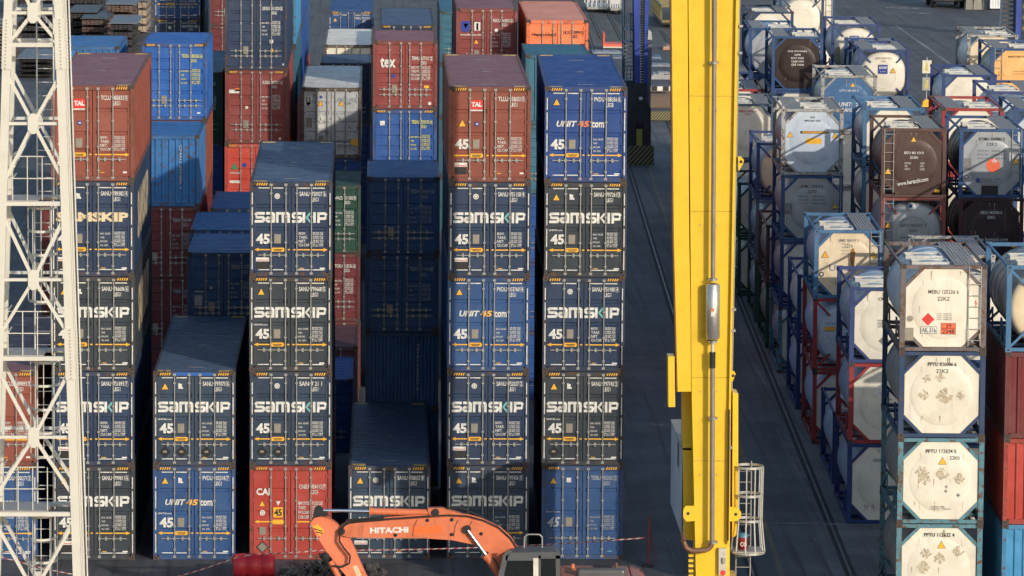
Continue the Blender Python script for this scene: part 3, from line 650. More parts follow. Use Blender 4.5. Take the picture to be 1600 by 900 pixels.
def t_shell(H):
    m = MB(); r = min(1.14, H/2-.07); z = H/2; L = TL
    m.lathe((TWd/2, 0, z), (0, 1, 0), [(.18, .35), (.16, .60), (.19, .85), (.27, r-.08), (.36, r), (L-.36, r), (L-.27, r-.08), (L-.19, .85), (L-.16, .6), (L-.18, .35)], None, 40)
    for yy in (1.1, 2.0, 3.0, 4.0, 4.95): m.lathe((TWd/2, 0, z), (0, 1, 0), [(yy, r), (yy+.012, r+.014), (yy+.06, r+.014), (yy+.072, r)], None, 40, False)
    m.lathe((TWd/2, 0, z), (0, 1, 0), [(.18, .0), (.18, .35)], None, 24); m.lathe((TWd/2, 0, z), (0, 1, 0), [(L-.18, .35), (L-.18, 0)], None, 24)
    return m.mesh('tank_shell')
def t_octa(H):
    m = MB(); W = TWd; a = .175; q = .60; z0, z1 = .125, H-.125
    out = [(a, q), (q, z0), (W-q, z0), (W-a, q), (W-a, H-q), (W-q, z1), (q, z1), (a, H-q)]
    m.prism(list(reversed(out)), .075, .24)
    m.lathe((W/2, 0, H/2), (0, 1, 0), [(.074, .88), (.060, .84), (.056, .60), (.058, 0)], None, 36)
    m.bar((.66, .068, z0+.25), (.66, .068, z1-.3), .012, .02); m.bar((1.86, .068, z0+.25), (1.86, .068, z1-.3), .012, .012)
    for px, pz in out:
        m.tube((W/2+(px-W/2)*.93, .066, H/2+(pz-H/2)*.93), (W/2+(px-W/2)*.93, .075, H/2+(pz-H/2)*.93), .014, None, 6)
    return m.mesh('end_plate')
def t_round(H):
    m = MB(); W = TWd; r = min(1.10, H/2-.09)
    m.lathe((W/2, 0, H/2), (0, 1, 0), [(.30, r), (.17, r-.03), (.115, r-.14), (.085, r-.42), (.072, .35), (.070, 0)], None, 40)
    m.lathe((W/2, 0, H/2), (0, 1, 0), [(.085, .62), (.068, .60), (.066, .58), (.084, .56)], None, 36)
    return m.mesh('end_dish')
def t_walk(H, x0, x1):
    m = MB(); n = 7
    for i in range(n):
        a = x0+(x1-x0)*i/n; m.box(a, .17, H-.045, a+(x1-x0)/n*.72, TL-.17, H-.022)
    for i in range(9): yy = .3+i*.66; m.box(x0, yy, H-.065, x1, yy+.04, H-.046)
    return m.mesh('walkway')
def t_ladder(x, H):
    m = MB()
    for xx in (x, x+.34): m.tube((xx, .008, .16), (xx, .008, H-.03), .016, None, 6)
    for i in range(7): zz = .32+i*(H-.55)/6; m.tube((x, .008, zz), (x+.34, .008, zz), .013, None, 6)
    return m.mesh('ladder')
def t_hatch():
    m = MB(); m.box(0, 0, -.10, 1.05, .9, -.085); 
    for a in ((0, 0, 1.05, .04), (0, .86, 1.05, .9), (0, .04, .04, .86), (1.01, .04, 1.05, .86)): m.box(a[0], a[1], -.085, a[2], a[3], 0)
    m.lathe((.52, .45, -.085), (0, 0, 1), [(0, .26), (.06, .26), (.075, .22), (.08, 0)], None, 20); m.box(.46, .15, -.08, .56, .75, -.02)
    return m.mesh('manlid_box')
GT = 'tank containers stacked right of the crane'
NT = [0]
def tank(X, Y, Z, yaw, H, fc, sc, ec, kind, label, lid=2, marks_fn=None, ladder=None, roof='right'):
    t = thing('tank_container', label, 'tank container', (X, Y, Z), R(yaw), GT); NT[0] += 1
    F = tf(fc)
    link('frame', cached(('tf', H, kind), lambda: t_frame(H, kind)), t, mats=[F])
    cm = cached('cast', c_cast)
    for x in (0, TWd-.178):
        for yy in (0, TL-.162):
            for z in (0, H-.118): link('corner_casting', cm, t, (x, yy, z), mats=[M_cast if fc in ('brownish', 'teal', 'red', 'dblue') else F, M_blk])
    sh = link('tank_shell', cached(('sh', H), lambda: t_shell(H)), t, mats=[tsm(sc, 0.25 if sc in ('alu', 'steel', 'grey') else 0)])
    if kind == 'octa': link('end_plate', cached(('oc', H), lambda: t_octa(H)), t, mats=[tsm(ec)])
    else: link('end_plate', cached(('ro', H), lambda: t_round(H)), t, mats=[tsm(ec)])
    if roof == 'right': link('walkway', cached(('wk', H, 1), lambda: t_walk(H, 1.55, 2.22)), t, mats=[M_grate]); hx = .35
    elif roof == 'left': link('walkway', cached(('wk', H, 2), lambda: t_walk(H, .2, .85)), t, mats=[M_grate]); hx = 1.1
    else:
        link('walkway', cached(('wk', H, 2), lambda: t_walk(H, .2, .85)), t, mats=[M_grate]); link('walkway', cached(('wk', H, 4), lambda: t_walk(H, 1.95, 2.3)), t, mats=[M_grate]); hx = .88
    hm = cached('hatch', t_hatch)
    link('manlid_box', hm, t, (hx, 2.5, H-.03), mats=[M_alu])
    if lid > 1: link('manlid_box', hm, t, (hx+.05, .95, H-.03), mats=[M_alu])
    if ladder is not None: link('ladder', cached(('ld', ladder, H), lambda: t_ladder(ladder, H)), t, mats=[M_ladder])
    if marks_fn:
        m = MB(); marks_fn(m, H); m.build('lettering', t)
        if kind == 'octa': m = MB(); drips(m, H, NT[0]); m.build('rust_drips', t)
    return t
BL = M_blk
def drips(m, H, seed):
    r_ = random.Random(seed)
    for i in range(r_.randint(5, 9)):
        x = r_.uniform(.45, 2.0); z = r_.choice((H-.18, H*.52, .62)); l = r_.uniform(.08, .34); w_ = r_.uniform(.006, .018)
        m.poly([(x-w_, z), (x+w_, z), (x+w_*.3, z-l), (x-w_*.2, z-l*.9)], M_drip, .0535)
def mk(lines, ink=BL, cx=1.22, z=None, h=.11, tri=(), extra=None, y=.052):
    def f(m, H):
        zz = (z if z is not None else H-.50)
        for s, wd in lines:
            text(m, s, cx-wd/2, zz, cx+wd/2, zz+h, ink, y, bold=.012); zz -= h*1.75
        for (x, zt, sz) in tri: m_tri(m, x, zt, sz, y)
        if extra: extra(m, H, y)
    return f
def stains(pts, col):
    def f(m, H, y):
        rnd = random.Random(len(pts)*7+3)
        for (x, z, s) in pts:                              # torn remains of a label: scraps inside a diamond
            for q in range(70):
                u, v = rnd.uniform(-1, 1), rnd.uniform(-1, 1)
                if rnd.random() < .35: continue
                cx, cz = x+(u+v)*s*.5, z+(u-v)*s*.5; e = s*rnd.uniform(.07, .22); n = rnd.randint(4, 6); a0 = rnd.uniform(0, 3)
                m.poly([(cx+e*rnd.uniform(.5, 1.2)*math.cos(a0+2*math.pi*i/n), cz+e*rnd.uniform(.5, 1.2)*math.sin(a0+2*math.pi*i/n)) for i in range(n)], col, y-.001-.0002*q)
    return f
M_stain = flat('glue_residue', (0.46, 0.39, 0.28), 0.8, var=0.25)
M_drip = flat('rust_drip', (0.38, 0.27, 0.17), 0.8, var=0.3)
M_stain2 = flat('grey_residue', (0.20, 0.19, 0.18), 0.8, var=0.4)
M_rustst = flat('rust_run', (0.40, 0.18, 0.06), 0.8, var=0.35)
M_plac = flat('placard_orange', (0.75, 0.13, 0.05), 0.6)
def x_mebu(m, H, y):
    m.poly([(.62, .90), (.80, .72), (.98, .90), (.80, 1.08)], M_redm, y-.002)
    m.rect(.60, .50, 1.05, .70, M_blk, y); m.rect(.61, .51, 1.04, .69, M_white, y-.002); text(m, 'AK 316', .63, .53, 1.02, .67, M_blk, y-.004, bold=.01)
    m.rect(1.16, .48, 1.58, .80, M_blk, y); m.rect(1.17, .65, 1.57, .79, M_plac, y-.002); m.rect(1.17, .49, 1.57, .635, M_plac, y-.002)
    text(m, '39', 1.30, .66, 1.46, .78, M_blk, y-.004); text(m, '2348', 1.20, .50, 1.54, .625, M_blk, y-.004)
    for i in range(4): text(m, 'MGW  30.480 KG', 1.04, .88+i*.055, 1.46, .91+i*.055, M_blk, y-.002, bold=0)
    m.disc(.30, .92, .085, M_tan, y); m.disc(.30, .92, .05, M_stain2, y-.002); m.rect(.16, .30, .40, .66, M_tan, y-.004)
    for q in ((2.14, 1.45, 2.10, 1.36), (2.10, 1.36, 2.16, 1.38), (2.16, 1.38, 2.12, 1.28)): stroke(m, [(q[0], q[1]), (q[2], q[3])], .015, 1, 1, 0, 0, M_redm, y-.004)
def x_826(m, H, y): stains([(.80, 1.66, .13), (1.18, 1.70, .15)], M_stain)(m, H, y); stains([(.72, 1.2, .17), (1.3, 1.18, .25), (1.75, 1.2, .14)], M_stain)(m, H, y)
def x_624(m, H, y):
    text(m, '22K0', 1.46, 1.82, 1.74, 1.92, BL, y); m_tri(m, 1.26, H-.66, .12, y); stains([(.70, 1.46, .2), (.78, 1.26, .22), (1.25, 1.4, .2), (1.75, 1.28, .17)], M_stain)(m, H, y); stains([(1.38, 1.05, .05), (1.37, .93, .05), (1.72, .82, .06)], M_stain2)(m, H, y)
    text(m, 'NOMINAL 18000L', .95, .46, 1.35, .50, BL, y, bold=0); text(m, 'CAPACITY  24090 KG', .95, .40, 1.50, .44, BL, y, bold=0)
def x_622(m, H, y): m_tri(m, 1.28, H-.60, .12, y); stains([(.85, 1.75, .17), (1.25, 1.6, .2), (1.75, 1.8, .18), (.8, 1.35, .2)], M_stain)(m, H, y)
def x_unit(m, H, y):
    m.poly([(1.30, 1.75), (1.40, 1.8), (1.46, 1.6), (1.42, 1.15), (1.33, 1.12), (1.28, 1.4)], M_rustst, y-.002); text(m, 'Unitas', .55, .98, 1.45, 1.20, M_bluem, y, bold=.0)
    m_tri(m, .40, 1.56, .13, y); m_tri(m, 2.10, 1.56, .13, y); m.disc(.28, .86, .09, M_blk, y); m.disc(.28, .86, .045, M_white, y-.002)
    for i in range(4): text(m, 'TARE 3850', .95, 1.92-i*.12, 1.25, 1.96-i*.12, M_stain2, y, bold=0)
def x_bidu(m, H, y):
    m_tri(m, 1.20, H-.42, .11, y); text(m, 'MAX GROSS\nTARE\nCAPACITY', .88, 1.02, 1.12, 1.32, M_white, y, bold=0); text(m, '34.000\n3.740\n25.000', 1.45, 1.02, 1.62, 1.32, M_white, y, bold=0)
    vs, fs = text_mesh('www.bertschi.com', .02, 0)
    m.add([(.62+a*1.15, y, .42+b*.16+a*.20) for a, b in vs], fs, M_white); m_tri(m, .26, .98, .13, .0); m.rect(2.0, .2, 2.2, .3, M_yel, y)
def x_ktmu(m, H, y):
    for i in range(3): text(m, 'M.G.W.  34000 KG', .70, H-.86-i*.14, 1.75, H-.80-i*.14, BL, y, bold=0)
    m.rect(.16, 1.06, .46, 1.48, M_stain2, y-.004); m.disc(.30, .78, .07, M_stain2, y); m.disc(.30, .78, .04, M_white, y-.002)
    m_tri(m, 2.12, 1.40, .13, 0)
def x_ktmu2(m, H, y):
    x_ktmu(m, H, y); m.disc(1.28, 1.22, .26, M_plac, y-.002); stains([(1.32, 1.38, .11)], M_white)(m, H, y-.003)
    m.rect(.66, .58, .80, .74, M_bluem, y); text(m, 'NOMINAL   25000 L\nCAPACITY', .84, .60, 1.6, .74, BL, y, bold=0); m.rect(.86, .12, 1.48, .46, M_blk, y-.004)
def x_892(m, H, y):
    m_tri(m, .36, 1.58, .12, y); m_tri(m, 2.10, 1.55, .12, y); m.rect(.75, 1.62, 1.85, 1.72, M_blk, y); m.rect(.84, 1.635, 1.8, 1.705, M_yel, y-.002)
    text(m, 'DANGEROUS GOODS', .86, 1.64, 1.78, 1.70, M_blk, y-.004, bold=.0); m.rect(.98, 1.22, 1.58, 1.44, M_yel, y)
def x_ex(m, H, y):
    m.rect(.98, 1.30, 1.40, 1.72, M_bluem, y-.02); text(m, 'EXSIF', 1.01, 1.52, 1.37, 1.64, M_white, y-.024, bold=.03); text(m, 'www.exsif.com', 1.04, 1.38, 1.34, 1.42, M_white, y-.024, bold=0); m_tri(m, 1.66, 1.45, .13, y-.02)
def x_ex2(m, H, y):
    m.rect(.95, 1.72, 1.38, 2.02, M_bluem, y-.01); text(m, 'EXSIF', .98, 1.86, 1.35, 1.97, M_white, y-.014, bold=.03); m_tri(m, 1.56, 1.84, .14, y-.01); m.rect(.24, .7, .46, 1.45, M_tan, y-.004)
def x_uttu(m, H, y):
    m_tri(m, 1.38, H-.42, .11, y); text(m, 'UNITED', .80, 1.08, 1.62, 1.26, M_white, y, bold=.02); text(m, 'TRANSPORT', .82, .84, 1.85, 1.02, M_white, y, bold=.02)
def x_yel(m, H, y): m_tri(m, .52, 1.45, .14, y); text(m, 'TARE 3800', 1.0, 1.5, 1.6, 1.55, BL, y, bold=0); text(m, 'MGW 34000', 1.0, 1.38, 1.6, 1.43, BL, y, bold=0); m.rect(1.05, .9, 1.3, 1.05, M_white, y)
def x_grey2(m, H, y):
    m.disc(1.15, H-.32, .14, M_white, y-.01); m.disc(1.10, H-.32, .07, M_bluem, y-.014); text(m, 'www.bertschi.com', .72, 1.08, 1.72, 1.15, BL, y-.02, bold=0); m.rect(2.0, .3, 2.3, 1.25, M_tan, y-.01); m_tri(m, .28, 1.55, .12, 0)
def x_dm(m, H, y): text(m, 'www.bertschi.com', .62, .98, 1.85, 1.12, M_white, y-.02, bold=0); m_tri(m, .35, .85, .13, y); m_tri(m, 2.1, .85, .13, y); m.rect(.24, .40, .62, .55, M_yel, y)
def x_red(m, H, y): m.rect(.40, 1.45, .80, 1.58, M_yel, y); m.disc(.5, 1.05, .06, M_white, y); m.disc(.42, 1.22, .05, M_white, y); text(m, 'TARE 3650', .42, 1.68, .8, 1.73, BL, y, bold=0)
def x_dark(m, H, y): m.poly([(.95, .72), (1.13, .55), (1.31, .72), (1.13, .9)], M_stain2, y-.02); text(m, 'MGW 36000 KG\nTARE 3900 KG\nCAP 25000 L', .9, 1.15, 1.35, 1.4, BL, y-.02, bold=0)

TH = R(-1.27)
def tw(lx, ly): return 14.44+lx*math.cos(TH)-ly*math.sin(TH), 136.5+lx*math.sin(TH)+ly*math.cos(TH)
T8, T86 = 2.438, 2.591
ORD = ['lowest', 'second from ground', 'third from ground', 'fourth from ground']
def tstack(lx, ly, z0, units, where):
    z = z0; X, Y = tw(lx, ly); n = len(units)
    for i, u in enumerate(units):
        H = u.get('H', T86); w_ = ORD[i] if i < n-1 else ('top' if n > 1 else 'single')
        lab = u.get('label') or '%s tank container with %s frame, %s %s' % (u.get('look', SN[u['s']]), FN[u['f']], w_, where)
        lab = ' '.join(lab.split()[:16])
        if u.get('box'):
            container(X, Y, z, math.degrees(TH), L20, H, 2.438, u['box'], u['label'], door=False, group='containers under the rightmost tank')
        else:
            tank(X+random.uniform(-.02, .02), Y, z, math.degrees(TH), H, u['f'], u['s'], u.get('e', 'white'), u.get('k', 'octa'), lab, u.get('lid', 2), u.get('m'), u.get('ld'), u.get('r', 'right'))
        z += H
SN = dict(white='white', grey='grey', cream='cream', cream2='cream', brown='brown', dbrown='dark brown', blue='blue', maroon='maroon', yellow='yellow', alu='silver', pale='pale blue grey', dull='dull grey', steel='steel grey')
FN = dict(teal='teal', blue='blue', dblue='dark blue', lblue='light blue', grey='grey', brownish='brown grey', red='red', brown='brown', redbrown='red brown', maroon='maroon', green='green', royal='royal blue', purpleblue='violet blue', bluegrey='blue grey')
def U(f, s, e='white', k='octa', **kw): return dict(f=f, s=s, e=e, k=k, **kw)
# folded flat racks under the two nearest stacks
for lx, nm in ((0, 'left'), (2.96, 'right')):
    X, Y = tw(lx, 0); m = MB(); m.box(0, 0, .02, 2.438, 6.058, .30, tf('brown')); 
    for i in range(12): m.box(.05, .1+i*.5, .301, 2.39, .45+i*.5, .34, M_grate)
    for x in (0, 2.26):
        for y in (0, 5.9): m.box(x, y, 0 if True else 0, x+.178, y+.162, .65, M_cast)
    m.box(.18, .03, .36, 2.25, .35, .62, tf('brown')); m.box(.18, 5.7, .36, 2.25, 6.03, .62, tf('brown'))
    o = m.build('flat_rack', None, loc=(X, Y, 0)); o.rotation_euler = (0, 0, TH)
    tag(o, 'folded brown flat rack under the %s of the two nearest right-hand stacks' % nm, 'flat rack', 'flat racks under the tank stacks')
tstack(0, 0, .65, [
  U('teal', 'dull', H=T86, m=mk([('PPTU 112622 4', .85)], extra=x_622, z=2.22), label='cream tank container numbered 112622 in a worn teal frame, cut by bottom edge'),
  U('teal', 'dull', H=T8, m=mk([('PPTU 112624 5', .85)], extra=x_624, z=2.00), label='cream tank container numbered 112624 in a worn teal frame'),
  U('dblue', 'dull', H=T8, m=mk([('PPTU 826006 6', .80), ('22K2', .34)], extra=x_826, z=2.02), label='cream tank container numbered 826006 in a dark blue frame'),
  U('brownish', 'pale', H=T8, m=mk([('MEBU 125226 6', .85), ('22K2', .34)], extra=x_mebu, z=1.62), ld=1.92, label='white tank container with orange and red hazard placards and a ladder')], 'x')
tstack(2.96, 0, .65, [dict(box='skyblue', H=ST, f='', s='', label='light blue container low at the right edge under the red one'), dict(box='red', H=T8, f='', s='', label='red container at the right edge between maroon and light blue ones'),
  dict(box='maroon', H=T8, f='', s='', label='maroon container at the right edge directly under a tank'),
  U('lblue', 'dull', 'cream', 'round', H=T8, m=mk([], extra=stains([(1.9, .8, .5)], M_stain)), label='tank container with brown stained cream end in a light blue frame, right edge')], 'x')
tstack(0, 19.2, 0, [U('royal', 'pale', 'white', H=T86, m=mk([('CRXU 864120 5', .8)], z=2.0)), U('red', 'pale', 'white', H=T86, m=mk([('22T6', .3)], z=1.4, h=.08, extra=lambda m, H, y: m.poly([(.80, 1.62), (.98, 1.45), (1.16, 1.62), (.98, 1.8)], M_white, y-.02))),
  U('purpleblue', 'alu', 'white', H=T8, m=mk([('CRXU 863', .6)], z=2.0, extra=x_dark), label='white tank container in a violet blue frame just left of the placarded one')], 'just left of the nearest tanks')
tstack(.05, 27.3, 0, [U('royal', 'pale', H=T8, label='lone pale tank container in a royal blue frame, standing on the ground')], '')
tstack(-.05, 36.2, 0, [U('red', 'pale', 'white', H=T86), U('red', 'pale', 'pale', 'round', H=T86, m=mk([('TIFU', .3)], z=1.9, extra=x_red)),
  U('lblue', 'steel', 'cream', H=T8, m=mk([('UNIU 004192 3', .7), ('22T6', .3)], ink=M_stain2, z=2.0, extra=x_unit), ld=2.0, label='cream tank container with a rust run and blue lettering in a blue frame')], 'in the red framed stack')
tstack(-.1, 44.7, 0, [U('royal', 'pale', H=T86), U('royal', 'white', H=T8)], 'behind the rust-streaked cream tank')
tstack(-.2, 54.6, 0, [U('teal', 'steel', H=T86), U('royal', 'grey', H=T86), U('blue', 'grey', 'grey', H=T86, m=mk([('KTMU 250027 8', .85), ('22T2', .35)], extra=x_ktmu), ld=2.0, label='white tank container numbered 250027 in a blue frame'),
  U('grey', 'grey', 'pale', H=T86, r='both', m=mk([('CHU', .18), ('8902001403', .6)], h=.08, z=2.22, extra=x_892), label='pale octagonal tank container with yellow labels in a light grey frame')], 'by the crane rail, fifth stack back')
tstack(-.3, 62.0, 0, [U('green', 'dull', H=T86), U('brown', 'dull', H=T8)], 'behind number 250027')
tstack(-.3, 70.3, 0, [U('green', 'steel', H=T86), U('bluegrey', 'steel', H=T86), U('purpleblue', 'steel', 'cream', 'round', H=T8, label='cream round-ended tank in a violet blue frame close right of the yellow crane')], 'seventh back along the crane rail')
tstack(-.6, 79.5, 0, [U('green', 'dull', H=T86), U('green', 'pale', H=T8)], 'eighth back along the crane rail')
tstack(-.95, 88.5, 0, [U('bluegrey', 'dull', H=T86), U('dblue', 'grey', H=T86), U('bluegrey', 'white', 'white', H=T86, m=mk([('MEBU 120211 0', .8), ('22K2', .3)], h=.08, z=2.2, ink=M_redm), label='flat white tank container in a blue grey frame beside the yellow crane')], 'ninth back along the crane rail')
tstack(-.95, 97.0, 0, [U('red', 'steel', H=T86), U('red', 'steel', H=T86), U('red', 'steel', H=T86, label='tank container whose dark red frame top shows above the flat white one')], 'tenth back along the crane rail')
tstack(-.95, 108.0, 0, [U('blue', 'grey', H=T86), U('blue', 'grey', H=T86), U('blue', 'steel', 'grey', 'round', H=T86)], 'eleventh back along the crane rail')
tstack(-.9, 125.0, 0, [U('red', 'grey', H=T86), U('red', 'grey', H=T86), U('red', 'white', H=T86), U('red', 'white', H=T86, m=mk([('TANK 302', .6)], h=.08, extra=stains([(1.3, 1.6, .3)], M_stain)), label='white octagonal tank in a dark red frame at the top beside the crane')], 'twelfth back along the crane rail')
tstack(3.05, 46.2, 0, [U('brown', 'dull', H=T86), U('dblue', 'dull', H=T86), U('redbrown', 'grey', 'grey', 'round', H=T86, ld=.12, m=mk([('BIDU 482283 3', .95), ('22T6', .3)], z=1.5, ink=M_stain2, y=.03, extra=x_grey2), label='grey round-ended tank container in a red brown frame under the brown one'),
  U('brown', 'brown', 'brown', 'octa', H=T86, ld=.12, m=mk([('BIDU 481 424 0', .72), ('22U8N', .3)], ink=M_white, z=1.62, h=.10, extra=x_bidu), label='brown tank container with a ladder and a slanting white web address')], 'under the brown tank')
tstack(3.15, 57.3, 0, [U('lblue', 'grey', H=T86) for _ in range(3)] + [U('lblue', 'steel', H=T8, label='tank container with light blue frame and roof behind the brown one')], 'behind the brown tank')
tstack(2.75, 76.0, 0, [U('blue', 'grey', H=T86), U('grey', 'grey', H=T86), U('grey', 'grey', H=T8), U('grey', 'grey', 'blue', H=T8, m=mk([('UTTU 241 021 3', .8)], ink=M_white, z=1.72, h=.09, extra=x_uttu), label='blue octagonal tank container in a light grey frame')], 'under the blue octagonal tank')
tstack(1.75, 96.0, 0, [U('blue', 'grey', H=T86) for _ in range(3)] + [U('blue', 'dbrown', 'dbrown', H=T86, m=mk([('EXJ 0944082', .9), ('22P8', .3), ('MGW 34000', .6), ('TARE 3900', .6), ('CAP 24000', .6)], ink=M_white, z=1.82, h=.09), label='dark brown octagonal tank container in a blue frame', r='left')], 'under the dark brown tank')
tstack(1.4, 111.0, 0, [U('blue', 'grey', H=T8) for _ in range(3)] + [U('blue', 'steel', 'grey', H=T8, label='tank container with blue frame showing its top just behind the dark brown one', r='left')], 'second behind the brown octagon')
tstack(2.0, 124.0, 0, [U('grey', 'grey', H=T8) for _ in range(3)] + [U('dblue', 'dull', 'white', H=T8, label='white octagonal tank in a dark frame at the top, right of the red framed one')], 'third behind the brown octagon')
tstack(3.9, 128.0, 0, [U('blue', 'grey', H=T86) for _ in range(3)] + [U('dblue', 'white', 'white', 'round', H=T86, label='big white tank cut by the top edge between two dark posts')], 'far at the top edge')
tstack(4.9, 134.5, 0, [U('blue', 'grey', H=T86) for _ in range(3)] + [U('blue', 'white', 'white', 'octa', H=T86, ld=1.95, label='white tank with a grey box and ladder at the top edge by the road', m=mk([], extra=lambda m, H, y: m.rect(1.2, .4, 1.8, .75, M_stain2, y)))], 'last before the open road')
tstack(5.95, 46.2, 0, [U('dblue', 'dull', H=T86), U('dblue', 'dull', H=T86), U('maroon', 'maroon', 'maroon', 'octa', H=T86, m=mk([('BIDU 483230 3', .78), ('22K2', .3)], ink=M_white, z=2.0, h=.10, extra=x_dm), label='dark maroon tank container with a white web address'),
  U('blue', 'brown', 'grey', 'octa', H=T86, ld=1.98, m=mk([('KTMU 250083 5', .95), ('22K2', .4)], z=2.15, extra=x_ktmu2), label='white tank container with an orange round emblem in a blue frame')], 'under the emblem tank')
tstack(6.1, 55.5, 0, [U('red', 'grey', H=T86) for _ in range(3)] + [U('red', 'grey', H=T86, r='left', label='tank container with a dull red roof frame behind the emblem tank')], 'behind the emblem tank')
tstack(5.5, 92.0, 0, [U('purpleblue', 'grey', H=T86), U('blue', 'grey', H=T86), U('blue', 'grey', H=T8), U('purpleblue', 'grey', 'cream2', 'round', H=T8, r='both', m=mk([('EXFU 554172 2', .75), ('22T6', .22)], z=1.98, h=.08, y=.035, ink=M_stain2, extra=x_ex), label='cream round-ended tank with a blue square logo at its centre')], 'under the blue-logo tank')
tstack(5.75, 98.5, 0, [U('blue', 'grey', H=T8) for _ in range(4)], 'squeezed between two cream round-ended tanks')
tstack(5.15, 105.0, 0, [U('blue', 'grey', H=T86) for _ in range(3)] + [U('purpleblue', 'grey', 'cream2', 'round', H=T86, m=mk([('EXFU 0522410 2', .8)], z=1.48, h=.07, y=.035, ink=M_stain2, extra=x_ex2), label='cream round-ended tank with a blue logo near its top, in a violet frame')], 'under the upper cream tank')
tstack(8.95, 55.5, 0, [U('blue', 'grey', H=T86) for _ in range(3)] + [U('blue', 'pale', 'pale', H=T86, r='left', label='pale blue tank container with a blue frame, nearest at the upper right edge')], 'at the upper right edge')
tstack(8.7, 64.0, 0, [U('blue', 'grey', H=T86) for _ in range(3)] + [U('purpleblue', 'pale', 'pale', 'round', H=T86, label='pale blue tank container just below the yellow one')], 'below the yellow tank')
tstack(8.4, 81.0, 0, [U('dblue', 'dull', H=T8), U('dblue', 'dull', H=T8), U('royal', 'alu', H=T8), U('royal', 'alu', H=T8, label='silver tank in a royal blue frame left of the yellow one, beside the open road')], 'left of the yellow tank')
tstack(11.36, 89.0, 0, [U('blue', 'grey', H=T86) for _ in range(3)] + [U('blue', 'dull', 'yellow', 'octa', H=T86, ld=.2, r='left', m=mk([('RAFU 001778', .8)], z=2.15, h=.09, extra=x_yel), label='yellow ended tank container in a blue frame at the upper right')], 'under the yellow tank')
tstack(11.14, 98.0, 0, [U('grey', 'grey', H=T86) for _ in range(3)] + [U('grey', 'alu', 'cream', 'octa', H=T86, r='left', label='silver tank container in a worn grey frame behind the yellow one')], 'behind the yellow tank')
# unseen stacks added to throw shade on the nearer rows
tstack(5.95, 0, 0, [U('blue', 'grey', H=T86) for _ in range(3)], 'in added shade stack, front row')
tstack(5.95, 7.2, 0, [U('grey', 'grey', H=T86) for _ in range(3)], 'in added shade stack, second row')
tstack(3.0, 19.2, 0, [U('blue', 'dull', H=T86) for _ in range(3)], 'in hidden added shade stack, nearer')
tstack(3.0, 27.3, 0, [U('grey', 'dull', H=T86) for _ in range(3)], 'in hidden added shade stack, farther')
tstack(9.0, 24.0, 0, [U('blue', 'dull', H=T86) for _ in range(4)], 'in added shade stack, third row')
tstack(9.0, 31.0, 0, [U('grey', 'dull', H=T86) for _ in range(4)], 'in added shade stack, fourth row')
tstack(9.0, 38.0, 0, [U('blue', 'grey', H=T86) for _ in range(4)], 'in added shade stack, fifth row')
# ------------------------------------------------------------------ ground, rails, lines
def ground_mat(name, base, dark, light, joints=False, wet=0.8):
    m, n, b = _new(name); N = n.nodes; Lk = n.links
    tc = N.new('ShaderNodeTexCoord'); mp = N.new('ShaderNodeMapping'); mp.inputs['Scale'].default_value = (1.0, .12, 1)
    mp.inputs['Rotation'].default_value = (0, 0, R(1)); Lk.new(tc.outputs['Object'], mp.inputs[0])
    def noise(sc, det, v):
        t = N.new('ShaderNodeTexNoise'); t.inputs['Scale'].default_value = sc; t.inputs['Detail'].default_value = det; t.inputs['Roughness'].default_value = .65; Lk.new(v, t.inputs['Vector']); return t.outputs['Fac']
    def mix(f, a, c, lo, hi):
        r = N.new('ShaderNodeMapRange'); r.inputs['From Min'].default_value = lo; r.inputs['From Max'].default_value = hi; Lk.new(f, r.inputs['Value'])
        x = N.new('ShaderNodeMix'); x.data_type = 'RGBA'; Lk.new(r.outputs[0], x.inputs['Factor'])
        for s_, v in ((x.inputs[6], a), (x.inputs[7], c)):
            if isinstance(v, tuple): s_.default_value = (*v, 1)
            else: Lk.new(v, s_)
        return x.outputs[2]
    c = mix(noise(.7, 6, mp.outputs[0]), base, dark, .42, .68)
    c = mix(noise(.25, 5, tc.outputs['Object']), c, light, .48, .72)
    m2 = N.new('ShaderNodeMapping'); m2.inputs['Scale'].default_value = (3.2, .035, 1); m2.inputs['Rotation'].default_value = (0, 0, R(1.3)); Lk.new(tc.outputs['Object'], m2.inputs[0])
    c = mix(noise(1.0, 4, m2.outputs[0]), c, tuple(q*.8 for q in dark), .52, .66)
    c = mix(noise(1.1, 3, tc.outputs['Object']), c, tuple(q*.45 for q in base), .66, .74)
    c = mix(noise(6, 8, tc.outputs['Object']), c, tuple(q*.55 for q in base), .55, .8)
    if joints:
        br = N.new('ShaderNodeTexBrick'); br.inputs['Scale'].default_value = 1.0; br.inputs['Brick Width'].default_value = 2.6; br.inputs['Row Height'].default_value = 1.7
        br.inputs['Mortar Size'].default_value = .025; br.inputs['Color1'].default_value = (1, 1, 1, 1); br.inputs['Color2'].default_value = (.8, .8, .8, 1); br.inputs['Mortar'].default_value = (.3, .3, .3, 1)
        Lk.new(tc.outputs['Object'], br.inputs['Vector']); x = N.new('ShaderNodeMix'); x.data_type = 'RGBA'; x.blend_type = 'MULTIPLY'; x.inputs['Factor'].default_value = 1
        Lk.new(c, x.inputs[6]); Lk.new(br.outputs['Color'], x.inputs[7]); c = x.outputs[2]
    Lk.new(c, b.inputs['Base Color']); b.inputs['Roughness'].default_value = wet
    bp = N.new('ShaderNodeBump'); bp.inputs['Strength'].default_value = .3; bp.inputs['Distance'].default_value = .02; Lk.new(noise(12, 6, tc.outputs['Object']), bp.inputs['Height']); Lk.new(bp.outputs[0], b.inputs['Normal'])
    return m
def sheet(name, pts, z, mat, kind='structure'):
    m = MB(); m.add([(p[0], p[1], z) for p in pts], [tuple(range(len(pts)))], mat); o = m.build(name); return tag(o, kind=kind)
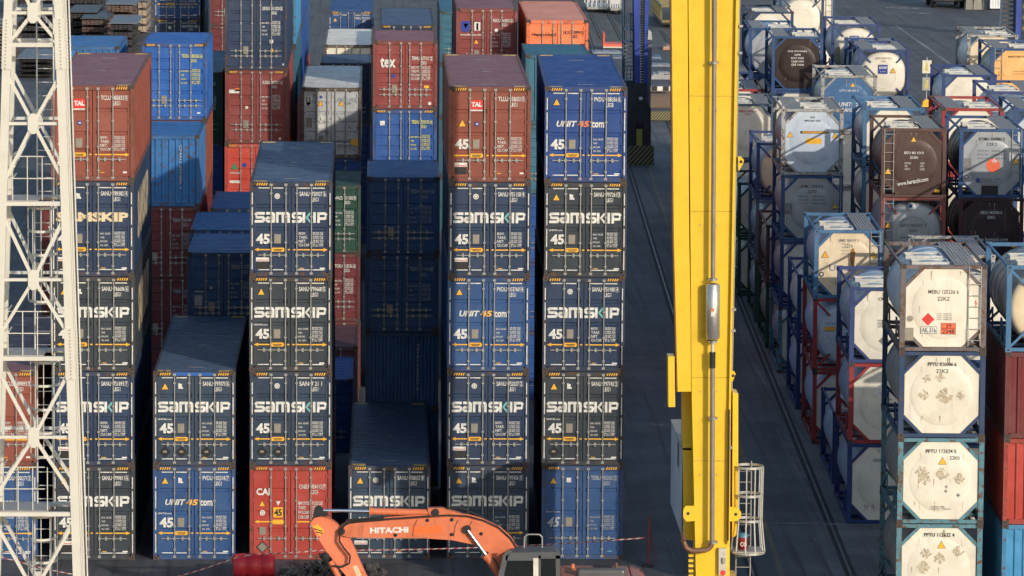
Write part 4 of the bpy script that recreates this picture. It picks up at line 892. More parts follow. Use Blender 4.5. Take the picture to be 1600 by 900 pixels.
M_asph = ground_mat('asphalt', (.082, .083, .088), (.044, .045, .049), (.125, .122, .118))
M_conc = ground_mat('worn_concrete', (.13, .13, .13), (.08, .08, .082), (.19, .185, .175), joints=True)
sheet('ground', [(-1500, -400), (1500, -400), (1500, 4500), (-1500, 4500)], 0, M_asph)
def lxy(lx, ly): return tw(lx, ly)
sheet('paving_strip', [lxy(-.45, -30), lxy(14, -30), lxy(14, 160), lxy(-.45, 160)], .004, M_conc)
sheet('paving_strip', [lxy(-1.1, -30), lxy(-.62, -30), lxy(-.62, 160), lxy(-1.1, 160)], .004, M_conc)
M_wyel = ground_mat('worn_yellow_line', (.16, .125, .055), (.07, .065, .06), (.22, .18, .09))
M_wwht = ground_mat('worn_white_line', (.24, .235, .22), (.12, .12, .12), (.34, .33, .3))
for a, w_ in ((-2.7, .16), (1.05, .12)): sheet('painted_line', [lxy(a, -30), lxy(a+w_, -30), lxy(a+w_, 40 if a > 0 else 150), lxy(a, 40 if a > 0 else 150)], .008, M_wyel)
sheet('painted_line', [lxy(-2.3, 19.0), lxy(2, 19.0), lxy(2, 19.12), lxy(-2.3, 19.12)], .012, M_wwht)
p0 = gnd(1398, 40); p1 = gnd(1482, 100); sheet('painted_line', [(p0.x, p0.y), (p0.x+.25, p0.y), (p1.x+.25, p1.y), (p1.x, p1.y)], .004, M_wwht)
for (xa, xb, y) in ((1383, 1398, 12), (1402, 1420, 12.5), (1434, 1452, 21), (1424, 1436, 13)):
    a = gnd(xa, y); b = gnd(xb, y); sheet('painted_line', [(a.x, a.y-.6), (b.x, b.y-.6), (b.x, b.y+.6), (a.x, a.y+.6)], .004, M_wwht)
M_rail = paint('rail_steel', (.10, .085, .075), rust=.6, metal=.5, rough=.5)
M_grv = flat('rail_groove', (.018, .018, .020), .9)
def rail(name, ax, ay, bx, by):
    m = MB(); d = Vector((bx-ax, by-ay, 0)); nrm = Vector((d.y, -d.x, 0)).normalized()
    for off, hw, z, mt in ((0, .16, .006, M_grv),):
        m.add([(ax-nrm.x*hw, ay-nrm.y*hw, z), (ax+nrm.x*hw, ay+nrm.y*hw, z), (bx+nrm.x*hw, by+nrm.y*hw, z), (bx-nrm.x*hw, by-nrm.y*hw, z)], [(0, 1, 2, 3)], mt)
    m.bar((ax, ay, .012), (bx, by, .012), .07, .03, M_rail)
    return tag(m.build(name), kind='structure')
rail('crane_rail', *lxy(-.53, -30), *lxy(-.53, 170))
g0, g1 = gnd(985, 270), gnd(1046, 470); k = (g1-g0)/(g1.y-g0.y)
rail('crane_rail', *(g0-k*(g0.y-140)).xy, *(g0+k*140).xy)
g0, g1 = gnd(922, 22), gnd(940, 62); rail('crane_rail', g0.x, g0.y, g1.x, g1.y)
g0, g1 = gnd(950, 22), gnd(971, 62); rail('crane_rail', g0.x, g0.y, g1.x, g1.y)
g0, g1 = gnd(1033, 48), gnd(1044, 66); rail('crane_rail', g0.x, g0.y, g1.x, g1.y)
sheet('access_lane', [(gnd(925, 75).x, gnd(925, 75).y), (gnd(1300, 75).x, gnd(1300, 75).y), (gnd(1300, -4).x, gnd(1300, -4).y), (gnd(905, -4).x, gnd(905, -4).y)], .003,
      ground_mat('pale_asphalt', (.10, .092, .082), (.06, .057, .055), (.13, .12, .105)))

rl = random.Random(21)
m = MB(); M_lit = flat('litter', (.20, .19, .17), .8, var=.5)
for i in range(260):
    lx_0, ly_0 = (rl.uniform(-9, -.6), rl.uniform(8, 110)); X_, Y_ = tw(lx_0, ly_0); e = rl.uniform(.01, .05); a_ = rl.uniform(0, 3)
    m.add([(X_+e*math.cos(a_+k*1.57), Y_+e*1.5*math.sin(a_+k*1.57), .014+.01*rl.random()) for k in range(4)], [(0, 1, 2, 3)], M_lit)
tag(m.build('litter'), 'scattered specks of litter on the asphalt between stacks and tanks', 'litter', kind='stuff')
# ------------------------------------------------------------------ yellow gantry crane
YL = paint('crane_yellow', (.70, .44, .018), rust=.22, dirt=.32, rough=.42, fade=.04, bump=.05, tone=(.30, .17, .03))
YD = M_rod; YW = paint('seam_yellow', (.40, .22, .02), rust=.7)
CYY = 135.0
gc = thing('gantry_crane', 'bright yellow gantry crane leg running the full height, with exhaust pipe and silver muffler', 'crane', (at(1110, 900, CYY).x, CYY, 0))
G0 = Vector(gc.location)
def L_(x, y, Y=CYY): return at(x, y, Y)-G0
def slab(name, pts, Y, depth, mat, parent=gc, org=None):
    """outline given on the vertical plane Y, pushed back by its real depth"""
    org = G0 if org is None else org
    P = [at(x, y, Y)-org for x, y in pts]; n = len(P); D = Vector((0, depth, 0)); m = MB()
    m.add([*P, *[p+D for p in P]], [tuple(range(n)), tuple(reversed(range(n, 2*n)))] + [(i, i+n, (i+1) % n+n, (i+1) % n) for i in range(n)], mat)
    return m.build(name, parent)
slab('leg', [(1073.5, -260), (1081, 620), (1087.5, 905), (1140, 905), (1141.5, 660), (1158, -150), (1159, -260)], CYY, 1.1, YL)
slab('side_flange', [(1154.5, -260), (1138.5, 660), (1136.5, 850), (1139.0, 850), (1141.6, 660), (1158.6, -260)], CYY-.13, .128, YL)
slab('leg', [(1046.5, -260), (1053, 380), (1059, 612), (1082, 612), (1077, 380), (1072.5, -260)], CYY+.03, .6, YL)
slab('rust_edge', [(1044.8, -260), (1051.2, 380), (1057.2, 612), (1058.8, 612), (1052.8, 380), (1046.3, -260)], CYY+.05, .5, paint('rusty_yellow', (.20, .07, .02), rust=.8))
slab('leg', [(1066, 612), (1068, 842), (1090, 846), (1090, 612)], CYY+.75, .6, YL)
slab('bracket_box', [(1044, 557), (1044.5, 636), (1055, 636), (1054, 557)], CYY-.12, .7, YL)
slab('bracket_box', [(1145, 613), (1144, 842), (1150, 836), (1153.5, 800), (1153.5, 615)], CYY+.25, .8, YL)
for pts in ([(1067.5, 797), (1071, 790.5), (1086, 790.5), (1087, 814), (1072, 815), (1067.5, 808)], [(1139, 792), (1152, 793), (1158, 800), (1158, 808), (1152, 814), (1139, 815)], [(1143, 580), (1147, 580), (1149.5, 584), (1145, 596), (1143, 596)], [(1153, 244), (1159, 246), (1162.5, 250), (1161, 256), (1154, 268)]):
    slab('lifting_lug', pts, CYY-.05, .05, YL)
    cx = sum(p[0] for p in pts)/len(pts); cy = sum(p[1] for p in pts)/len(pts); m = MB(); c = L_(cx, cy, CYY-.056); m.tube(c, c+Vector((0, .01, 0)), .045, M_blk, 12); m.build('lug_hole', gc)
M_pipe = paint('exhaust_steel', (.20, .17, .15), rust=.5, dirt=.6, rough=.5, metal=.3)
M_pipe2 = paint('exhaust_brown', (.16, .085, .055), rust=.5, rough=.5, metal=.3)
m = MB(); yy = CYY-.30
m.tube(L_(1116, -260, yy), L_(1116, 78, yy), .068, M_pipe, 16); m.tube(L_(1116, 78, yy), L_(1114, 436, yy), .062, M_pipe, 16)
m.tube(L_(1113.4, 552, yy), L_(1112.6, 846, yy), .066, M_pipe, 16); m.build('exhaust_pipe', gc)
m = MB(); pts = []
for i in range(9):
    an = math.pi/2*i/8; pts.append(L_(1112.6-14+14*math.cos(an), 846+14*math.sin(an), yy))
pts += [L_(1080, 860.5, yy), L_(1072, 856, yy), L_(1068, 846, yy), L_(1067, 836, yy+.2)]
m.path(pts, .075, M_pipe2, 14); m.build('exhaust_elbow', gc)
m = MB(); a, b = L_(1113.8, 443, yy), L_(1113.5, 530, yy)
d = b-a; m.lathe(a, d, [(0, .07), (0, .16), (.035, .195), (d.length-.035, .195), (d.length, .16), (d.length, .07)], flat('muffler_aluminium', (.50, .49, .47), .35, .75), 28); 
m.build('muffler', gc)
m = MB(); c = L_(1113.6, 488, yy-.198); m.box(c.x-.045, c.y-.004, c.z-.11, c.x+.045, c.y, c.z+.02, M_white); m.box(c.x-.045, c.y-.005, c.z+.02, c.x+.045, c.y-.001, c.z+.10, M_org); m.build('muffler_label', gc)
for y in (437, 534, 98, 654, 848):
    m = MB(); c = L_(1114.4 if y > 400 else 1116, y, yy); m.tube(c+Vector((0, 0, -.03)), c+Vector((0, 0, .03)), .092, M_rod, 14); m.box(c.x-.13, c.y-.02, c.z-.015, c.x+.13, c.y+.30, c.z+.015, M_rod); m.build('pipe_clamp', gc)
m = MB(); m.tube(L_(1113.4, 534, yy), L_(1113.3, 552, yy), .05, M_alu, 12); m.tube(L_(1113.2, 550, yy), L_(1113, 575, yy), .085, M_gsk, 12); m.build('flex_joint', gc)
m = MB(); m.tube(L_(1139.5, 640, CYY-.15), L_(1137.5, 845, CYY-.15), .022, M_gsk, 6); m.tube(L_(1161, -260, CYY+.1), L_(1143.5, 610, CYY+.1), .02, M_rod, 6); m.build('conduit', gc)
m = MB()
for y in (41, 83, 484, 517, 700): 
    c = L_(1158.5-16*y/660, y, CYY-.15); m.box(c.x-.05, c.y, c.z-.03, c.x+.06, c.y+.2, c.z+.03, M_rod)
m.build('conduit_bracket', gc)
for y in (150, 330, 590, 720):
    a_, b_ = L_(1075+8*y/700, y, CYY-.012), L_(1153-12*y/700, y, CYY-.012); m = MB(); m.box(a_.x, a_.y, a_.z-.008, b_.x, a_.y+.008, a_.z+.008, YW); m.build('weld_seam', gc)
    for k2 in range(2): m = MB(); c = L_(1094+26*k2, y+22, CYY-.02); m.tube(c, c+Vector((0, .02, 0)), .02, M_rod, 6); m.build('bolt', gc)
# equipment cabinet behind the leg
a = L_(1066.5, 703, CYY+.8); zb = L_(1066.5, 837, CYY+.8).z
m = MB(); pr = wave(0, 5.4, .30, .02); m.sheet(pr, zb, a.z, lambda u, dd, q: (a.x+dd, a.y+u, q)); m.box(a.x+.03, a.y, zb, a.x+1.5, a.y+5.4, a.z-.01)
cab = m.build('equipment_cabinet', gc)
cab.data.materials.clear(); cab.data.materials.append(paint('cabinet_pale', (.38, .42, .47), rust=.1, dirt=.2))
m = MB(); m.box(a.x-.02, a.y-.05, a.z, a.x+1.52, a.y+5.45, a.z+.06, M_grate); m.build('cabinet_roof', gc)
m = MB(); m.box(a.x-.012, a.y+1.6, a.z-.75, a.x-.002, a.y+2.2, a.z-.10, flat('cabinet_window', (.03, .05, .09), .3)); m.build('cabinet_window', gc)
# ladder cage
cc = L_(1169.5, 770, CYY+.35); cx, cy2 = cc.x, cc.y
zs = [L_(1169.5, y, CYY+.35).z for y in (729, 773, 812, 862)]; rr = [.405, .395, .385, .475]
for z, r in zip(zs, rr):
    m = MB(); n = 28; ring = [(cx+r*math.cos(2*math.pi*i/n), cy2+r*math.sin(2*math.pi*i/n)) for i in range(n)]
    for i in range(n):
        p, q = ring[i], ring[(i+1) % n]; m.bar((p[0], p[1], z), (q[0], q[1], z), .012, .07, M_ladder)
    m.build('cage_hoop', gc)
for j in range(7):
    m = MB()
    an = -math.pi*.95+j*math.pi*1.15/6 
    for k2 in range(3): m.bar((cx+rr[k2]*math.cos(an), cy2+rr[k2]*math.sin(an), zs[k2]), (cx+rr[k2+1]*math.cos(an), cy2+rr[k2+1]*math.sin(an), zs[k2+1]), .035, .012, M_ladder)
    m.build('cage_bar', gc)
m = MB()
for dx in (-.2, .2): m.tube((cx+dx-.1, cy2+.36, zs[3]-3.0), (cx+dx-.1, cy2+.36, zs[0]+.1), .022, M_rod, 6)
for i in range(18): z = zs[3]-2.9+i*.3; m.tube((cx-.3, cy2+.36, z), (cx+.1, cy2+.36, z), .015, M_rod, 6)
m.build('ladder', gc)
# lower works and bogie under the frame's edge
slab('switch_box', [(1123, 857), (1123, 899), (1135, 899), (1135, 857)], CYY-.16, .155, M_alu)
m = MB(); c = L_(1129.5, 895, CYY-.17); m.tube(c, c+Vector((0, .03, 0)), .075, M_redm, 14); c = L_(1130, 876, CYY-.17); m.tube(c+Vector((0, 0, -.08)), c+Vector((0, 0, .08)), .055, M_rod, 10); m.build('stop_button', gc)
for k2 in range(5): m = MB(); p = L_(1076, 868+k2*8, CYY-.02); m.box(p.x, p.y, p.z-.04, p.x+.13, p.y+.2, p.z+.03, YL); m.build('step_iron', gc)
m = MB(); zz = L_(1110, 905, CYY).z; m.box(-.5, .0, 1.45, .75, 1.3, zz+.02, YL); m.box(-1.2, -4.2, .9, 1.1, 1.6, 1.449, YL); m.build('sill_beam', gc)
for k2 in range(4):
    m = MB(); m.lathe((-.35, -3.7+k2*1.6, .42), (1, 0, 0), [(0, 0), (0, .42), (.3, .42), (.3, 0)], M_rail, 24); m.build('wheel', gc)
m = MB(); m.box(-.6, -4.4, .30, .3, 1.7, .89, M_gsk); m.build('bogie', gc)
b0 = at(1161, 858, CYY+.35)
fx = thing('fire_bucket', 'small dark red bucket with blue lid and white letters inside the ladder cage', 'bucket', b0)
m = MB(); m.lathe((0, 0, 0), (0, 0, 1), [(0, 0), (0, .13), (.34, .14)], flat('bucket_red', (.22, .02, .02), .6), 20); m.build('bucket_body', fx); m = MB(); m.lathe((0, 0, .34), (0, 0, 1), [(0, .145), (.10, .14), (.13, 0)], flat('blue_lid', (.05, .19, .33), .5), 20); m.build('lid', fx)
m = MB(); text(m, 'CO', -.09, .10, .09, .22, M_white, -.142, bold=.02); m.build('lettering', fx)
m = MB(); m.box(cx+G0.x-.44, cy2+G0.y-.44, b0.z-.03, cx+G0.x+.44, cy2+G0.y+.44, b0.z, M_grate)
m.v = [(v[0]-G0.x, v[1]-G0.y, v[2]) for v in m.v]; m.build('cage_floor', gc)

# ------------------------------------------------------------------ white lattice mast
WH = paint('mast_white', (.56, .54, .47), rust=.14, dirt=.25, rough=.5, fade=.05, bump=.03, tone=(.35, .30, .22))
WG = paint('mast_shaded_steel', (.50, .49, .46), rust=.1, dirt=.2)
MY = 100.0
lm = thing('lattice_mast', 'tall white steel lattice mast with platforms and caged ladders at the left edge', 'mast', (at(50, 450, MY).x, MY, 0)); M0 = Vector(lm.location)
def lx_(y): return 13.5-.0262*y if y < 300 else 13.5-.0262*300-.0295*(y-300)
def rx_(y): return 91.5+.0325*y
def mp_(x, y, dY=0):                                       # a point of the front face, shifted back by dY metres
    p = at(x, y, MY)-M0; return Vector((p.x, p.y+dY, p.z))
YT, YB = -90, 1530
for dY, nm in ((0, 'front'), (1.25, 'back')):
    for f in (lx_, rx_):
        m = MB(); m.bar(mp_(f(YT), YT, dY), mp_(f(YB), YB, dY), .17, .17, WH, up=(0, 1, 0)); m.build('mast_leg', lm)
NODES = [(-190, -125, -60), (-60, 20, 70), (115, 193, 285), (335, 437, 525), (578, 683, 778), (812, 925, 1030), (1050, 1170, 1275), (1290, 1400, 1520)]
for (yt, yc, yb) in NODES[1:]:
    for dY in (0, 1.25):
        cxm = (lx_(yc)+rx_(yc))/2-1
        for (fx_, y_) in ((lx_, yt), (rx_, yt), (lx_, yb), (rx_, yb)):
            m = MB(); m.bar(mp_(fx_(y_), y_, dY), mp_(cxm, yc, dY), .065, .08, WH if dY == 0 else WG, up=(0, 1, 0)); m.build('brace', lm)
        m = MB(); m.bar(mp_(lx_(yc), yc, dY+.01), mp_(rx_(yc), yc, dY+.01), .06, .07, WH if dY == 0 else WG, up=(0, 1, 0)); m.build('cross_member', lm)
        m = MB(); w0 = 8.5; m.prism([((mp_(cxm+a_, yc+b_, 0)).x, (mp_(cxm+a_, yc+b_, 0)).z) for a_, b_ in ((-w0, -10), (-3, -16), (3, -16), (w0, -10), (w0, 10), (3, 16), (-3, 16), (-w0, 10))], dY-.06, dY-.035, WH); m.build('gusset_plate', lm)
    for f in (lx_, rx_):                                   # side faces
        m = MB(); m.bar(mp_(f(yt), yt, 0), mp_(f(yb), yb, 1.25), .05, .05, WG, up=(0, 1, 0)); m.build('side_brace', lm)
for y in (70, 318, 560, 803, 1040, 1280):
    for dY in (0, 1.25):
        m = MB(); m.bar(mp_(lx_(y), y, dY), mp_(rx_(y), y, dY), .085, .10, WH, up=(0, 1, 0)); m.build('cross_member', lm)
    if y != 70:
        p, q = mp_(lx_(y), y), mp_(rx_(y), y)
        m = MB(); m.box(p.x, .05, p.z+.03, q.x-.55, 1.22, p.z+.06, M_grate); m.box(q.x-.55, .75, p.z+.03, q.x, 1.22, p.z+.06, M_grate); m.build('platform', lm)
        m = MB(); hx = [p.x+.18+.3*i for i in range(4)]
        for i, xx in enumerate(hx[:4]): m.tube((xx, .12, p.z+.06), (xx, .12, p.z+.95), .012, WH, 6)
        for zz in (.50, .95): m.tube((hx[0], .12, p.z+zz), (hx[3]-.05, .12, p.z+zz), .012, WH, 6); m.tube((hx[0], .12, p.z+zz), (hx[0], 1.15, p.z+zz), .012, WH, 6)
        m.build('handrail', lm)
lz = [mp_(50, y).z for y in (-90, 318, 560, 803, 1040, 1530)]
for i in range(5):
    m = MB(); c = mp_(62 if i % 2 else 66, (318, 440, 680, 920, 1200)[i]); xx = c.x
    for dx in (-.17, .17): m.tube((xx+dx, 1.0, lz[i+1]), (xx+dx, 1.0, lz[i]), .018, WG, 6)
    n = int((lz[i]-lz[i+1])/.28)
    for j in range(n): z = lz[i+1]+.15+j*.28; m.tube((xx-.17, 1.0, z), (xx+.17, 1.0, z), .010, WG, 5)
    m.build('ladder', lm)
    if i:
        m = MB(); n2 = 5; h0, h1 = lz[i+1]+1.1, lz[i]-.15
        for j in range(n2):
            z = h0+(h1-h0)*j/(n2-1); ring = [(xx+.30*math.cos(math.pi*t/10), .95-.50*math.sin(math.pi*t/10)) for t in range(11)]
            for a_, b_ in zip(ring[:-1], ring[1:]): m.bar((a_[0], a_[1], z), (b_[0], b_[1], z), .01, .05, WH)
        for t in (0, 3, 5, 7, 10): m.tube((xx+.30*math.cos(math.pi*t/10), .95-.50*math.sin(math.pi*t/10), h0), (xx+.30*math.cos(math.pi*t/10), .95-.50*math.sin(math.pi*t/10), h1), .010, WH, 5)
        m.build('ladder_cage', lm)
for (y0, y1) in ((28, 108), (512, 592), (1000, 1080)):
    for f, sg in ((lx_, -1), (rx_, 1)):
        m = MB(); p, q = mp_(f(y0), y0, -.10), mp_(f(y1), y1, -.10); m.bar(p, q, .20, .03, WH, up=(0, 1, 0))
        n = 15
        for i in range(n):
            c = p.lerp(q, (i+.5)/n)
            m.tube(c+Vector((sg*.02, -.05, 0)), c+Vector((sg*.02, 0, 0)), .011, M_rod, 6)
            m.tube(c+Vector((sg*.09, .10, 0)), c+Vector((sg*.17, .10, 0)), .013, WH, 6)
        m.build('splice_plate', lm)
m = MB()
for dx, r in ((9, .016), (12, .012), (14.5, .02)): m.tube(mp_(rx_(YT)+dx, YT, .25), mp_(rx_(YB)+dx, YB, .25), r, WG if dx != 12 else M_gsk, 6)
m.build('cable_run', lm)

# ------------------------------------------------------------------ excavator
OR = paint('excavator_orange', (.56, .145, .060), rust=.40, dirt=.6, rough=.45, fade=.10, tone=(.10, .045, .03), rustcol=(.05, .025, .02))
ORP = paint('excavator_faded', (.36, .13, .09), rust=.12, dirt=.3, fade=.2)
EY = 135.0
ex = thing('excavator', 'orange tracked excavator with raised boom and white lettering, at the bottom of the picture', 'excavator', (at(900, 900, EY).x, EY+1.2, 0)); E0 = Vector(ex.location)
def eslab(name, pts, Y, d, mat, par=ex): return slab(name, pts, Y, d, mat, par, E0)
def ep(x, y, Y): return at(x, y, Y)-E0
BY = EY+.75
boom = [(530, 829), (534, 823), (541, 819.5), (560, 817), (606, 813.5), (651, 810.5), (700, 807.6), (730, 809), (755, 816), (778, 827), (795.6, 843), (812, 868), (822, 905), (800, 925), (788, 905), (782, 888), (776, 876), (763, 863), (740, 851), (706, 844), (661, 841), (600, 840.5), (560, 840), (541, 839), (533, 836)]
eslab('boom', boom, BY, .50, OR)
m = MB(); 
for pts_, ww in (([(541, 818.2), (606, 812.2), (651, 809.2), (700, 806.3), (731, 807.8), (756, 814.7), (779, 825.5), (797, 841.5), (813, 866)], .014),):
    for k2 in range(3):
        P = [ep(x-k2*.3, y-1.5-k2*2.0, BY+.08+.12*k2) for x, y in pts_]; m.path(P, .022, (M_gsk, OR, M_gsk)[k2], 6)
for k2 in range(2): m.path([ep(x, y, BY-.05-.05*k2) for x, y in ((600, 812-k2*3), (575, 813-k2*3), (548, 815-k2*3), (537, 822), (531, 833), (530, 845), (537, 856), (547, 868), (546, 880), (535, 886), (520, 884))], .028, M_gsk, 6)
m.path([ep(x, y, BY+.2) for x, y in ((690, 798), (706, 792.5), (722, 794), (738, 801), (752, 808), (775, 819), (800, 846))], .025, M_gsk, 6)
m.build('hydraulic_hoses', ex)
m = MB(); vs, fs = text_mesh('HITACHI', .05, 0)
A0, A1 = ep(578, 833.8, BY-.006), ep(638, 823, BY-.006); m.add([(A0.x+(A1.x-A0.x)*a_+.0, BY-.006-E0.y, A0.z+(A1.z-A0.z-.03)*b_+.03*a_) for a_, b_ in vs], fs, M_white); m.build('lettering', ex)
for x_, y_ in ((618, 836), (668, 813), (706, 812), (706, 835), (752, 834)):
    m = MB(); c = ep(x_, y_, BY-.01); m.lathe(c, (0, -1, 0), [(0, .05), (.03, .045), (.03, 0)], M_gsk, 10); m.build('boom_fitting', ex)
for x_ in (652, 716, 738):
    m = MB(); m.path([ep(x_, 812 if x_ < 730 else 814, BY-.012), ep(x_-5, 822, BY-.012), ep(x_-7, 838, BY-.012)], .008, M_gsk, 5); m.build('grease_line', ex)
eslab('boom_patch', [(644, 823.5), (689, 821), (690, 833), (645, 835.5)], BY-.005, .004, flat('fresh_orange', (.78, .13, .02), .5))
eslab('cylinder_lug', [(668, 794.5), (690, 794), (718, 802), (740, 809), (700, 812), (672, 808)], BY+.12, .26, OR)
def pin(x, y, r, Y0, Y1, name='pivot_pin'):
    m = MB(); a_ = ep(x, y, Y0); m.tube(a_, a_+Vector((0, Y1-Y0, 0)), r, M_gsk, 18); m.build(name, ex)
pin(680.5, 801, .10, BY+.05, BY+.45); pin(730, 827.6, .105, BY-.14, BY+.64); pin(534, 831, .09, BY-.1, BY+.6)
M_chr = flat('chrome_rod', (.75, .78, .82), .12, .95, var=.02)
m = MB(); m.tube(ep(579, 799, BY+.25), ep(674, 801, BY+.25), .095, OR, 16); m.tube(ep(577, 799, BY+.25), ep(583, 799, BY+.25), .115, OR, 16); m.build('arm_cylinder', ex)
m = MB(); m.tube(ep(500, 797.5, BY+.25), ep(580, 799, BY+.25), .045, M_chr, 12); m.build('arm_cylinder_rod', ex)
m = MB(); m.tube(ep(760, 869, BY-.12), ep(790, 912, BY-.12), .105, OR, 16); m.tube(ep(758.5, 867, BY-.12), ep(763, 873, BY-.12), .125, OR, 16); m.build('boom_cylinder', ex)
m = MB(); m.tube(ep(731, 829, BY-.12), ep(762, 871, BY-.12), .055, M_chr, 12); m.build('boom_cylinder_rod', ex)
eslab('stick', [(484.6, 817.4), (491, 809.5), (502.5, 807.2), (512, 810), (523.6, 817), (537, 828), (546, 840), (554, 857), (560, 872), (575, 905), (590, 940), (560, 960), (541, 900), (528, 885), (512, 864.5), (494.4, 837)], BY+.1, .34, paint('stick_orange', (.62, .15, .06), rust=.45, dirt=.5, rustcol=(.02, .015, .015)))
eslab('stick_head', [(488, 812), (490, 802), (492, 795), (498, 791.5), (504, 795), (506, 800), (512, 806), (503, 806.4), (493, 810)], BY+.12, .28, M_gsk)
eslab('hazard_sticker', [(489, 823), (496, 819), (506, 829), (504, 834), (499, 837)], BY+.095, .004, M_yel)
m = MB()
for k2 in range(2): 
    P = [ep(x, y, BY+.090) for x, y in ((490+k2*3.2, 825+k2*5), (490.6+k2*3.2, 827+k2*5), (504+k2*.6, 831+k2*3.5), (503.2+k2*.6, 829+k2*3.5))]; m.add(P, [(0, 1, 2, 3)], M_blk)
m.build('hazard_stripe', ex)
eslab('stick_label', [(551, 885), (558, 883), (565, 899), (558, 902)], BY+.095, .004, M_cream)
m = MB(); m.tube(ep(516, 877, BY+.05), ep(541, 925, BY+.05), .085, OR, 14); m.build('bucket_cylinder', ex)
m = MB(); c = ep(513, 870, BY+.1)
for k2 in range(3): m.lathe(c+Vector((-.08+k2*.06, -.1+.2*k2, -.04*k2)), (0, 1, 0), [(0, 0), (0, .11), (.12, .13), (.2, .09), (.2, 0)], M_gsk, 10)
m.build('hose_coupling', ex)
m = MB()                                                     # bucket below the frame's edge, resting by the rubble
bp_ = ep(600, 965, BY); m.lathe((bp_.x-.1, -.8, .55), (0, 1, 0), [(0, 0), (0, .55), (.9, .55), (.9, 0)], M_gsk, 14)
for i in range(5): m.box(bp_.x-.75, -.78+i*.19, .0, bp_.x-.35, -.70+i*.19, .30, M_gsk)
m.build('bucket', ex)
# cab
CG = paint('cab_grey', (.075, .080, .085), rust=.02, dirt=.25, rough=.35, fade=.1); M_gl = flat('cab_glass', (.012, .015, .017), .08)
c0 = ep(783, 905, EY-.15)
cabp = [(776, 915), (787, 868), (793, 860), (800, 856), (868, 855), (874, 858), (875, 915)]
eslab('cab_glass', [(784, 912), (794, 872), (802, 866), (866, 866), (869, 912)], EY+.03, .9, M_gl)
for nm, pts in (('cab_pillar', [(775, 915), (786, 868), (793, 860), (801, 860), (794, 869), (784, 915)]), ('cab_roof', [(790, 869), (800, 863.5), (868, 862.5), (875, 865), (875, 873), (843, 873), (841, 876), (790, 876)]), ('cab_pillar', [(868, 868), (875, 868), (875, 915), (869, 915)]), ('cab_pillar', [(841.5, 868), (845, 868), (845, 915), (841.5, 915)])):
    eslab(nm, pts, EY, 1.0 if nm == 'cab_roof' else .10, CG)
eslab('cab_pillar', [(833.3, 872), (841.3, 872), (841.3, 915), (833.3, 915)], EY-.01, .10, paint('cab_cream', (.52, .48, .40), rust=.1))
m = MB(); p = ep(790, 905, EY+.9); q = ep(875, 905, EY+.9)
for a_, b_ in ((ep(781, 912, EY+.9), ep(791, 868, EY+.9)), (ep(872, 912, EY+.9), ep(872, 860, EY+.9))): m.bar(a_, b_, .08, .08, CG)
m.build('cab_rear_frame', ex)
m = MB(); c = ep(857, 893, EY+.45); m.box(c.x-.25, c.y-.2, c.z-.7, c.x+.22, c.y+.25, c.z-.1, M_gsk); m.box(c.x+.05, c.y-.2, c.z-.1, c.x+.22, c.y+.25, c.z+.38, flat('seat_cloth', (.30, .10, .07), .8)); m.build('seat', ex)
m = MB(); a_, b_ = ep(819, 856, EY+.5), ep(847, 856, EY+.5); zt = ep(830, 835, EY+.5).z
m.path([a_, Vector((a_.x, a_.y, zt-.08)), Vector((a_.x+.1, a_.y, zt)), Vector((b_.x-.08, a_.y, zt)), Vector((b_.x, a_.y, zt-.08)), b_], .022, M_rod, 8); m.build('guard_hoop', ex)
# engine house, counterweight, tracks
p = ep(876, 884, EY+.1); q = ep(990, 884, EY+.1); z0 = 1.05; p.z = ep(900, 883, EY+2.7).z
m = MB(); m.box(p.x, p.y, z0, q.x, p.y+2.6, p.z, ORP); eh = m.build('engine_house', ex)
md = eh.modifiers.new('soft', 'BEVEL'); md.width = .08; md.segments = 3
m = MB(); n = 14; m.prism([(q.x+.002, z0-.1)] + [(q.x+.46*math.sin(math.pi/2*i/n)*1.0, p.z-.28+.28*math.cos(math.pi/2*i/n)) for i in range(n+1)] + [(q.x+.46, z0-.1)], p.y, p.y+2.6, ORP); m.build('counterweight', ex)
p2 = ep(901, 889, EY+.9); q2 = ep(978, 889, EY+.9); m = MB(); m.box(p2.x, p2.y, p2.z-.5, q2.x, p2.y+.34, p2.z, CG); hd = m.build('hood', ex); md = hd.modifiers.new('soft', 'BEVEL'); md.width = .10; md.segments = 4
m = MB()
for k2 in range(9): g = ep(930+k2*3.2, 884, EY+2.0); m.box(g.x, g.y, p.z, g.x+.03, g.y+.5, p.z+.05, M_gsk)
for k2 in range(7): g = ep(882+k2*2.2, 895, EY+.09); m.box(g.x, g.y-.004, g.z-.02, g.x+.022, g.y+.004, g.z+.13, M_gsk)
m.build('vents', ex)
m = MB(); g = ep(895, 884, EY+2.0); g.z = p.z; m.lathe(g, (0, 0, 1), [(0, 0), (0, .09), (.05, .06), (.07, .06), (.16, .05), (.17, 0)], OR, 14); m.build('beacon', ex)
m = MB(); g = ep(963, 884, EY+2.2); g.z = p.z; m.tube(g, g+Vector((0, 0, .16)), .05, M_pipe2, 10); m.build('exhaust_stub', ex)
for yy_ in (-.15, 2.1):
    m = MB(); xa, xb = ep(800, 905, EY).x, ep(985, 905, EY).x; n = 10
    prof = [(xa+.45-.45*math.sin(math.pi*i/n), .45-.45*math.cos(math.pi*i/n)) for i in range(n+1)] + [(xb-.45+.45*math.sin(math.pi*i/n), .45+.45*math.cos(math.pi*i/n)) for i in range(n+1)]
    m.prism(prof, yy_-1.2+.1, yy_-1.2+.7, M_gsk); m.build('track', ex)
m = MB(); m.box(ep(790, 905, EY).x, -1.0, .92, ep(985, 905, EY).x, 1.4, 1.04, CG); m.build('turntable', ex)

